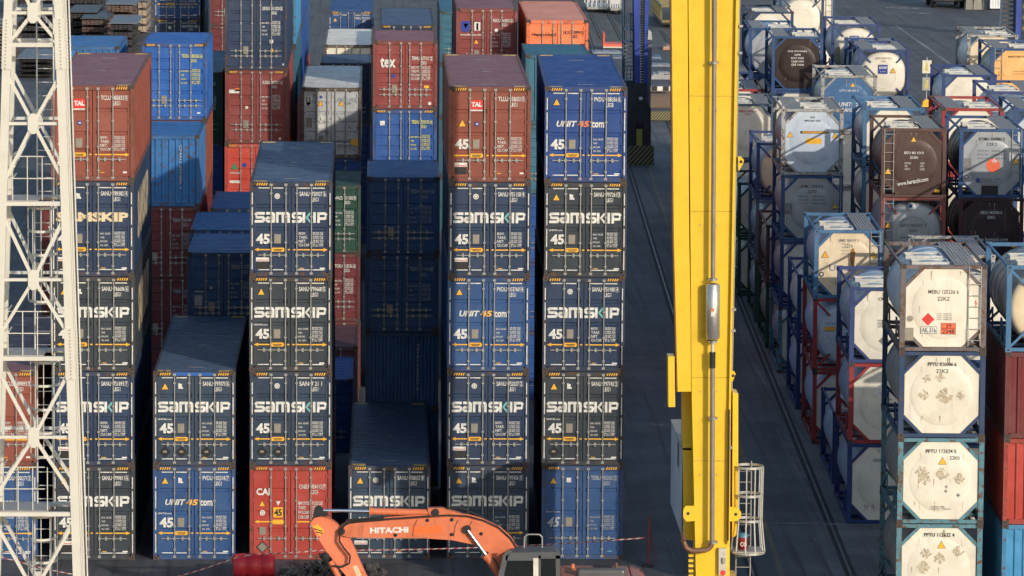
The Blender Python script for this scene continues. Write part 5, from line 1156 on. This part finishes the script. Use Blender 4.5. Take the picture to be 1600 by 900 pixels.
# ------------------------------------------------------------------ things on the front ground
dr = gnd(397, 903); t = thing('plastic_drum', 'red plastic drum lying on its side in front of the red container', 'drum', (dr.x, dr.y, 0))
m = MB(); r = .36; m.lathe((-.62, 0, r+.02), (1, 0, 0), [(0, 0), (0, r-.05), (.04, r-.01), (.36, r), (.37, r-.02), (.41, r-.02), (.42, r), (.80, r), (.81, r-.02), (.85, r-.02), (.86, r), (1.18, r-.01), (1.24, r-.05), (1.24, 0)], paint('drum_red', (.42, .018, .030), rust=.03, dirt=.2, rough=.4), 36); m.build('drum_body', t)
m = MB(); m.tube((-.62, -.05, r+.18), (-.66, -.05, r+.18), .04, M_redm, 12); m.build('bung', t)
rnd = random.Random(3)
m = MB(); M_rock = ground_mat('rubble', (.085, .078, .070), (.025, .024, .024), (.17, .16, .145))
import mathutils
for i in range(420):
    px = 435+165*rnd.random(); h = max(0, 1-abs(px-520)/95)*.72; c = gnd(px, 903+rnd.uniform(-8, 14)); zz = h*rnd.random()*.95
    s_ = rnd.uniform(.03, .15)*rnd.choice((1, .7, 1.2)); rot = mathutils.Euler((rnd.uniform(0, 3), rnd.uniform(0, 3), rnd.uniform(0, 3))).to_matrix()
    ax = [Vector(a_) for a_ in ((1, 0, 0), (-1, 0, 0), (0, 1, 0), (0, -1, 0), (0, 0, 1), (0, 0, -1))]
    vs = [rot @ (Vector((a_.x+rnd.uniform(-.3, .3), a_.y+rnd.uniform(-.3, .3), a_.z+rnd.uniform(-.3, .3)))*s_*rnd.uniform(.7, 1.3)) + Vector((c.x, c.y, zz+.03)) for a_ in ax]
    m.add(vs, [(0, 2, 4), (2, 1, 4), (1, 3, 4), (3, 0, 4), (2, 0, 5), (1, 2, 5), (3, 1, 5), (0, 3, 5)], M_rock)
o = m.build('rubble'); tag(o, 'heap of dark broken rubble on the ground below the excavator arm', 'rubble', kind='stuff')
# barrier tape
TY = 144.6; TW_ = flat('tape_white', (.36, .35, .34), .6); TR_ = flat('tape_red', (.30, .03, .03), .6)
def tape(pts, name_label):
    m = MB(); P = [at(x, y, TY) for x, y in pts]; n = 0; per = .14; cur = True
    for a_, b_ in zip(P[:-1], P[1:]):
        L = (b_-a_).length; k2 = max(1, round(L/per)); d = (b_-a_)/k2
        for i in range(k2):
            p, q = a_+d*i, a_+d*(i+1); h = .017; sh = d.normalized()*.035
            m.add([p-Vector((0, 0, h))-sh, q-Vector((0, 0, h))-sh, q+Vector((0, 0, h))+sh, p+Vector((0, 0, h))+sh], [(0, 1, 2, 3)], TW_ if n % 2 else TR_); n += 1
    o = m.build('barrier_tape'); tag(o, name_label, 'tape', 'red and white barrier tapes')
def cat(x0, y0, x1, y1, sag, n=14): return [(x0+(x1-x0)*i/n, y0+(y1-y0)*i/n+4*sag*(i/n)*(1-i/n)) for i in range(n+1)]
tape(cat(190, 922, 372, 870, 4)+cat(372, 870, 402, 865.5, 0, 3)[1:]+cat(402, 865.5, 500, 860, 1, 8)[1:]+cat(500, 860, 1006, 840.5, 5, 40)[1:], 'red and white tape stretched across the front, from the drum to the red post')
tape(cat(-40, 857, 20, 875, 2, 8)+cat(20, 875, 135, 901, 2, 10)[1:], 'red and white tape hanging low behind the foot of the lattice mast')
# red post with fluttering net
pb = gnd(1012, 885); t = thing('netting_post', 'red post with a strip of red net where the barrier tape ends', 'post', (pb.x, pb.y, 0))
m = MB(); m.tube((0, 0, 0), (.03, 0, 1.55), .03, paint('net_red', (.17, .03, .03), rust=.2), 8); m.lathe((0, 0, 0), (0, 0, 1), [(0, 0), (0, .2), (.06, .18), (.07, 0)], M_gsk, 16); m.build('post', t)
m = MB(); rn = random.Random(5)
NR = paint('net_dull', (.14, .03, .035), rust=.1)
for i in range(13):
    z = 1.40-i*.10; w0 = .04+.30*(i/13)**1.3; m.tube((.02, 0, z), (.02+w0, .05*math.sin(i), z-.07), .004, NR, 4)
for i in range(5): m.tube((.03+.01*i, 0, 1.45-.06*i), (.05+.07*i, .03*math.sin(i*2), .10), .004, NR, 4)
m.build('net', t)

# ------------------------------------------------------------------ blue crane in the middle distance
BLU = paint('crane_blue', (.018, .045, .26), rust=.1, dirt=.3); BLD = paint('crane_blue_steel', (.035, .065, .11), rust=.2, dirt=.4)
QY = 277.0
bc = thing('crane_leg', 'blue crane leg with dark cable chain and ladder tower, left of the yellow leg', 'crane', (at(1003, 258, QY).x, QY, 0)); B0 = Vector(bc.location)
def bslab(name, pts, Y, d, mat): return slab(name, pts, Y, d, mat, bc, B0)
bslab('column', [(989, -60), (991.5, 60), (993.5, 190), (1001, 190), (1000, 60), (1000, -60)], QY+.6, .5, BLU)
bslab('column', [(1008, -60), (1007, 60), (1005, 190), (1012, 190), (1013, 40), (1015, -60)], QY+.6, .5, BLU)
m = MB()
for i in range(60):
    a_ = at(1004.2, -50+i*4.1, QY+.7)-B0; m.box(a_.x-.10, a_.y, a_.z-.055, a_.x+.10, a_.y+.2, a_.z+.045, M_gsk)
m.build('cable_chain', bc)
m = MB()
for x in (973.5, 990): m.tube(at(x, -20, QY+1.2)-B0, at(x, 200, QY+1.2)-B0, .07, BLD, 6); m.tube(at(x+2, -20, QY+2.6)-B0, at(x+2, 200, QY+2.6)-B0, .05, BLD, 6)
for i in range(22): m.tube(at(973.5, 72+i*6.2, QY+1.2)-B0, at(990, 72+i*6.2, QY+1.2)-B0, .03, M_rod if i < 10 else BLD, 5)
m.build('ladder_tower', bc)
for y in (47, 66, 128):
    m = MB(); a_, b_ = at(974, y, QY+1)-B0, at(991, y, QY+1)-B0; m.box(a_.x, a_.y, a_.z, b_.x, a_.y+1.4, a_.z+.08, BLD)
    for k2 in range(4): m.tube((a_.x+(b_.x-a_.x)*k2/3, a_.y, a_.z), (a_.x+(b_.x-a_.x)*k2/3, a_.y, a_.z+.9), .025, BLD, 5)
    m.tube((a_.x, a_.y, a_.z+.9), (b_.x, a_.y, a_.z+.9), .025, BLD, 5); m.build('landing', bc)
bslab('grey_panel', [(1013, 47), (1012, 62), (1019, 62), (1018, 50), (1015, 47)], QY+.5, .3, M_alu)
bslab('side_mast', [(1013, 62), (1010, 180), (1016, 180), (1019, 62)], QY+.9, .4, paint('mast_dark', (.10, .11, .12), rust=.3))
M_mach = paint('machinery_dark', (.02, .022, .03), rust=.3)
bslab('travel_gear', [(979, 130), (979, 232), (1017, 232), (1017, 170), (1011, 160), (1010, 130)], QY+.45, 1.2, M_mach)
m = MB(); c = at(1001, 155, QY+.3)-B0; m.lathe(c, (0, 1, 0), [(0, 0), (0, .13), (.2, .14), (.2, 0)], M_alu, 14); c = at(1000, 195, QY+.3)-B0; m.lathe(c, (0, 1, 0), [(0, 0), (0, .2), (.2, .26), (.2, 0)], M_gsk, 16); m.build('motor', bc)
bslab('hydraulic_ram', [(994.5, 202), (994.5, 228), (1003.5, 228), (1003.5, 202)], QY+.1, .3, paint('ram_yellow', (.26, .24, .03), rust=.1))
def hazbox(pts4, Y, d, par, org, n, name='hazard_block'):
    """black block with slanting yellow stripes on its front"""
    (x0, y0, x1, y1) = pts4; a_, b_ = at(x0, y1, Y)-org, at(x1, y0, Y)-org; m = MB(); m.box(a_.x, a_.y, a_.z, b_.x, a_.y+d, b_.z, flat('hazard_black', (.02, .022, .03), .6))
    w_ = (b_.x-a_.x)/n; H_ = b_.z-a_.z; Mh = flat('hazard_yellow_dull', (.22, .19, .06), .6)
    for i in range(-n, n):
        xa = a_.x+i*w_; q = []
        for (ux, uz) in ((xa, 0), (xa+w_*.45, 0), (xa+w_*.45+H_*.9, H_), (xa+H_*.9, H_)): q.append((ux, uz))
        # clip to the block's width
        def clip(poly, lim, sgn):
            out = []
            for j in range(len(poly)):
                p, r_ = poly[j], poly[(j+1) % len(poly)]; ip, ir = sgn*(p[0]-lim) >= 0, sgn*(r_[0]-lim) >= 0
                if ip: out.append(p)
                if ip != ir:
                    tt = (lim-p[0])/(r_[0]-p[0]); out.append((lim, p[1]+tt*(r_[1]-p[1])))
            return out
        q = clip(q, a_.x, 1); q = clip(q, b_.x, -1) if q else q
        if len(q) > 2: m.add([(u_, a_.y-.006, a_.z+v_) for u_, v_ in q], [tuple(range(len(q)))], Mh)
    return m.build(name, par)
hazbox((979, 228, 1022, 258), QY, 1.3, bc, B0, 6)
hb = thing('hazard_barrier', 'long striped black and yellow barrier block behind the blue crane leg', 'barrier', gnd(1030, 189)); hazbox((1016, 174, 1056, 188), gnd(1030, 189).y, .6, hb, Vector(hb.location), 9, 'striped_block')
# white and black chequer board sign, heap of sleepers, low orange trailer, frames, yard clutter
gy = gnd(1030, 165).y; t = thing('checker_board', 'row of white and black square panels on posts behind the blue crane leg', 'barrier', (gnd(1030, 165).x, gy, 0)); o0 = Vector(t.location)
for i in range(5): m = MB(); a_, b_ = at(1009+i*9, 142, gy)-o0, at(1018+i*9, 135, gy)-o0; m.box(a_.x, 0, a_.z, b_.x-.02, .06, b_.z, M_white if i % 2 == 0 else M_blk); m.build('panel', t)
for i in range(3): m = MB(); a_ = at(1013+i*18, 142, gy)-o0; m.tube((a_.x, .1, 0), (a_.x, .1, a_.z), .06, M_blk, 6); m.build('post', t)
t = gnd(1028, 164); m = MB()
for i in range(26): a_ = gnd(1010+rnd.uniform(0, 45), 162+rnd.uniform(-6, 8)); m.box(a_.x-1.4, a_.y, .02, a_.x+1.4, a_.y+.25, rnd.uniform(.2, .9), flat('sleeper_timber', (.13, .095, .075), .85))
tag(m.build('timber_heap'), 'heap of pale brown beams behind the blue crane leg', 'timber', kind='stuff')
g = gnd(958, 78); t = thing('low_trailer', 'low orange red trailer frame on the lane left of the blue crane leg', 'trailer', (g.x, g.y, 0)); RO = paint('trailer_orange', (.55, .085, .035), rust=.2)
m = MB(); m.box(-.75, 0, .25, .72, 2.4, .45, RO); m.build('bed', t); m = MB(); m.box(-.75, .1, .451, -.62, 2.0, 1.25, RO); m.build('headboard', t); m = MB(); m.box(-.75, -.03, .14, .72, .1, .249, M_alu); m.build('bumper', t)
for x in (-.5, .5):
    m = MB(); m.lathe((x-.08, .6, .15), (1, 0, 0), [(0, 0), (0, .15), (.16, .15), (.16, 0)], M_gsk, 12); m.build('wheel', t)
for (x0, x1, yb, h, lab) in ((918, 952, 20, 22, 'grey steel stillage frame on the lane at the top, left one'), (954, 972, 22, 22, 'grey steel stillage frame on the lane at the top, right one')):
    g = gnd(x0, yb); w_ = at(x1, yb, g.y).x-g.x; H_ = h/(CF/g.y); t = thing('stillage', lab, 'stillage', (g.x, g.y, 0), group='steel frames on the lane'); m = MB()
    m.box(0, 0, .3, w_, 6, .5, M_rod)
    for i in range(6): m.bar((w_*i/5, 0, .5), (w_*i/5, 0, .5+H_), .09, .09, WG); m.bar((w_*i/5, 5.9, .5), (w_*i/5, 5.9, .5+H_), .09, .09, WG)
    m.bar((0, 0, .5+H_), (w_, 0, .5+H_), .1, .1, WG); m.bar((0, 0, .5+H_*.5), (w_, 0, .5+H_*.5), .07, .07, WG); m.build('frame', t)
    for i in range(2): m = MB(); m.lathe((w_*(.2+.6*i)-.1, .5, .3), (1, 0, 0), [(0, 0), (0, .3), (.2, .3), (.2, 0)], M_gsk, 14); m.build('wheel', t)
g = gnd(1034, 44); t = thing('lattice_boom', 'black and yellow edged lattice boom lying beyond the blue crane leg', 'crane part', (g.x, g.y, 0)); YB2 = paint('old_yellow', (.15, .12, .04), rust=.5)
m = MB(); m.box(0, 0, .3, 1.6, 14, .5, M_blk)
for x in (0, 1.6): m.bar((x, -.05, .55), (x, 14, .55), .14, .14, YB2); m.bar((x, -.05, 1.7), (x, 14, 1.7), .14, .14, YB2)
m.bar((0, -.05, .55), (1.6, -.05, .55), .2, .2, YB2)
for i in range(16): m.bar((0, .2+i*.85, 1.7), (1.6, .6+i*.85, 1.7), .09, .09, YB2); m.bar((0, .2+i*.85, .55), (0, .9+i*.85, 1.7), .08, .08, YB2)
m.build('lattice', t)
rn = random.Random(11); palette = [(.05, .08, .13), (.16, .17, .19), (.22, .07, .04), (.30, .31, .33), (.13, .10, .08)]
# flat plates and bins spread over the ground by the blue leg
for i, (x0, x1, yb, h, c_, lab) in enumerate(((1018, 1034, 93, 5, (.05, .10, .19), 'small blue steel bin on the ground beside the blue crane leg'), (1036, 1052, 78, 6, (.34, .15, .09), 'small orange brown crate peeping out left of the yellow leg'), (1018, 1048, 104, 3, (.17, .19, .23), 'flat grey steel plate on the ground left of the yellow leg'),
        (1018, 1050, 124, 10, (.26, .26, .27), 'grey concrete block with rusty load beside the blue crane leg'), (926, 972, 84, 4, (.15, .19, .25), 'low grey blue steel plates stacked behind the royal blue roof'), (930, 975, 92, 4, (.10, .13, .18), 'low dark steel plates stacked behind the royal blue roof'))):
    g = gnd(x0, yb); w_ = at(x1, yb, g.y).x-g.x; H_ = h/(CF/g.y); m = MB(); mt = paint('scrap_%d' % i, c_, rust=.5, dirt=.5)
    m.box(0, 0, 0, w_, 2.5, H_*.55, mt); m.box(w_*.1, .2, H_*.55, w_*.6, 2.2, H_*.8, mt); m.box(w_*.35, .4, H_*.8, w_*.9, 1.9, H_, mt); m.box(w_*.05, .1, H_*.55, w_*.95, .2, H_*.7, M_rod)
    tag(m.build('steel_stack', None, loc=g), lab, 'steel load', 'steel loads by the blue crane leg')

# ------------------------------------------------------------------ timber yard at the top left
M_tarp = paint('grey_cover', (.11, .12, .14), rust=.1); M_plk = paint('plank_ends', (.10, .062, .048), rust=.4, dirt=.5); M_dkp = paint('dark_planks', (.028, .024, .026), rust=.2); M_pal = paint('pale_planks', (.30, .24, .18), rust=.2)  # cover and plank-end colours darkened to hold the shade over the yard
def pack(x0, x1, yb, yt, mt_side, mt_top, lab, dep=9.0, layers=4):
    g = gnd(x0, yb); w_ = at(x1, yb, g.y).x-g.x; H_ = (at(x0, yt, g.y).z); t = thing('timber_pack', lab, 'timber pack', (g.x, g.y, 0), group='timber packs at the top left')
    hh = H_/layers
    for i in range(layers):
        m = MB(); z = i*hh+.12
        for r_ in range(3):
            for c_ in range(int(w_/.32)):
                m.box(c_*.32, rn.uniform(0, .25), z+r_*(hh-.2)/3, c_*.32+.29, dep-rn.uniform(0, .25), z+(r_+1)*(hh-.2)/3-.02, mt_side)
        m.build('plank_layer', t)
        for k2 in range(3): m = MB(); m.box(.02, .8+k2*dep*.38, z-.11, w_-.05, .95+k2*dep*.38, z-.005, M_blk if mt_side is M_dkp else M_plk); m.build('bearer', t)
    m = MB(); m.box(-.1, -.05, H_, w_+.1, dep+.05, H_+.06, mt_top); m.build('cover', t)
pack(168, 212, 62, 7, M_plk, M_tarp, 'tall timber pack with a grey cover, left of the blue container with white number')
pack(172, 213, 84, 37, M_dkp, M_tarp, 'lower timber pack with a grey cover in front of the tall one')
pack(216, 234, 52, 2, M_pal, M_tarp, 'pale plank pack beside the far navy container', 8)
pack(108, 150, 66, 20, M_dkp, M_dkp, 'black plank pack just right of the lattice mast')
pack(128, 168, 74, 30, M_plk, M_dkp, 'brown plank pack between the black one and the covered ones')
pack(100, 160, 30, -15, M_dkp, M_plk, 'dark timber pack at the top edge right of the mast')
pack(24, 84, 62, 16, M_dkp, M_dkp, 'black plank pack seen through the top of the lattice mast', 7)
pack(28, 84, 122, 92, M_dkp, M_tarp, 'low timber pack with a blue grey cover seen through the mast')
pack(-20, 22, 100, 40, M_plk, M_dkp, 'brown plank pack at the top left corner')
pack(24, 90, 22, -25, M_dkp, M_plk, 'dark timber pack at the top edge behind the mast')

# ------------------------------------------------------------------ upper right: road, car, signal post, gantry foot
g = gnd(1458, 13); t = thing('parked_car', 'dark car with a pale number plate parked on the road at the top right', 'car', (g.x, g.y, 0)); CB = flat('car_paint', (.012, .014, .018), .25)
wc = at(1508, 13, g.y).x-g.x
s = wc/1.85
m = MB(); prof = [(0, .35), (0, .85), (.25, 1.0), (1.0, 1.05), (1.5, 1.48), (3.2, 1.50), (4.2, 1.0), (4.5, .9), (4.5, .35)]
n = len(prof); vs = [(x, y*s, z*s) for x in (0.0,) for y, z in prof] + [(wc, y*s, z*s) for y, z in prof]; vs = [(v[0]+(.12*s if v[2] > 1.1*s and v[0] < .1 else (-.12*s if v[2] > 1.1*s else 0)), v[1], v[2]) for v in vs]
m.add(vs, [tuple(range(n)), tuple(reversed(range(n, 2*n)))]+[(i, i+n, (i+1) % n+n, (i+1) % n) for i in range(n)], CB); bo_ = m.build('body', t); md = bo_.modifiers.new('soft', 'BEVEL'); md.width = .08; md.segments = 3
m = MB(); m.add([(.3*s, 1.03*s, 1.10*s), (wc-.3*s, 1.03*s, 1.10*s), (wc-.35*s, 1.44*s, 1.44*s), (.35*s, 1.44*s, 1.44*s)], [(0, 1, 2, 3)], M_gl); m.build('windscreen', t)
m = MB(); m.box(wc/2-.27*s, -.02, .50*s, wc/2+.27*s, -.005, .62*s, M_white); m.build('number_plate', t)
for x in (.15, 1.45): m = MB(); m.box(x*s, -.03, .68*s, (x+.28)*s, .05, .82*s, M_alu); m.build('headlight', t)
for x in (.0, wc-.22*s):
    for y in (.8, 3.6): m = MB(); m.lathe((x-.01, y*s, .33*s), (1, 0, 0), [(0, 0), (0, .33*s), (.23*s, .33*s), (.23*s, 0)], M_gsk, 18); m.build('wheel', t)
for i, (x0, x1, c_, lab) in enumerate(((1509, 1520, (.17, .165, .15), 'left'), (1521, 1534, (.21, .20, .17), 'middle'), (1535, 1546, (.13, .14, .15), 'right'))):
    g = gnd(x0, 15); w_ = at(x1, 15, g.y).x-g.x; m = MB(); m.prism([(0, 0), (w_, 0), (w_, .4), (w_*.92, 1.3), (w_*.08, 1.3), (0, .4)], 0, .9, paint('block_%d' % i, c_, rust=.3, dirt=.5)); tag(m.build('concrete_block', None, loc=g), 'mottled concrete block beside the car, %s one of three' % lab, 'block', 'concrete blocks by the road')
g = gnd(1547, 16); w_ = at(1564, 16, g.y).x-g.x; t = thing('white_cabin', 'white ribbed cabin at the top right edge between blocks and blue gantry', 'cabin', (g.x, g.y, 0))
m = MB(); m.sheet(wave(0, w_, .25, .03), .15, 2.6, lambda u, d, a: (u, d, a)); m.box(.01, .04, .15, w_-.01, 2.5, 2.6); o = m.build('wall', t); o.data.materials.clear(); o.data.materials.append(paint('cabin_white', (.55, .56, .57), rust=.1))
m = MB(); m.box(-.05, -.05, 2.6, w_+.05, 2.55, 2.7, M_alu); m.build('roof', t); m = MB(); m.box(0, .05, 0, w_, 2.5, .15, M_gsk); m.build('base', t)
g = gnd(1590, 60); t = thing('blue_gantry_foot', 'blue gantry post with a dark lattice stair at the top right corner', 'gantry', (g.x, g.y, 0)); o0 = Vector(t.location)
m = MB(); a_, b_ = at(1587, 60, g.y)-o0, at(1595, 60, g.y)-o0; m.box(a_.x, 0, 0, b_.x, .4, 14, BLU); m.build('post', t)
m = MB()
for x in (1566, 1584): a_ = at(x, 60, g.y+.8)-o0; m.bar((a_.x+.3 if x == 1566 else a_.x, .8, 12), (a_.x-.25 if x == 1566 else a_.x, .8, 0), .16, .16, BLD)
for i in range(30): z = .2+i*.36; a_, b_ = at(1567, 60, g.y+.8)-o0, at(1584, 60, g.y+.8)-o0; m.box(a_.x-.1, .82, z, b_.x, 1.5, z+.13, paint('stair_brown', (.06, .05, .05), rust=.5))
m.build('stair', t)
m = MB()
for i in range(26): a_ = at(1597, 60, g.y+.8)-o0; m.box(a_.x, .8, .2+i*.42, a_.x+.5, 1.2, .45+i*.42, YB2 if i % 2 else M_blk)
m.build('cable_tray', t)
g = gnd(1447, 167); t = thing('signal_post', 'dark post with two pale marked panels and a yellow hood beside the open road', 'post', (g.x, g.y, 0)); o0 = Vector(t.location)
m = MB(); m.tube((0, 0, 0), (0, 0, (at(1448, 90, g.y)).z), .05, M_rod, 8); m.build('pole', t)
for (x0, y0, x1, y1, mt, ser) in ((1440.5, 94, 1455, 114, flat('panel_cream', (.60, .56, .44), .6), 0), (1440.5, 120.5, 1456, 141, flat('panel_grey', (.28, .28, .25), .6), 1)):
    m = MB(); a_, b_ = at(x0, y1, g.y)-o0, at(x1, y0, g.y)-o0; m.box(a_.x, -.25, a_.z, b_.x, -.06, b_.z, mt)
    if ser:
        for i in range(7): m.box(b_.x, -.2, a_.z+.02+i*(b_.z-a_.z)/7, b_.x+.07, -.1, a_.z+.06+i*(b_.z-a_.z)/7, mt)
    m.build('panel', t)
    m = MB(); m.poly([(a_.x+.15, a_.z+.15), (a_.x+.35, a_.z+.15), (a_.x+.35, b_.z-.2), (a_.x+.25, b_.z-.1)], flat('panel_mark', (.50, .42, .10), .6), -.254); m.build('panel_mark', t)
m = MB(); a_, b_ = at(1440, 164, g.y)-o0, at(1454, 150, g.y)-o0; m.prism([(a_.x, .02), (b_.x, .02), (b_.x-.06, .35), (b_.x-.2, .5), (a_.x+.2, .5), (a_.x+.06, .35)], -.3, .25, M_yel); m.build('hood', t)
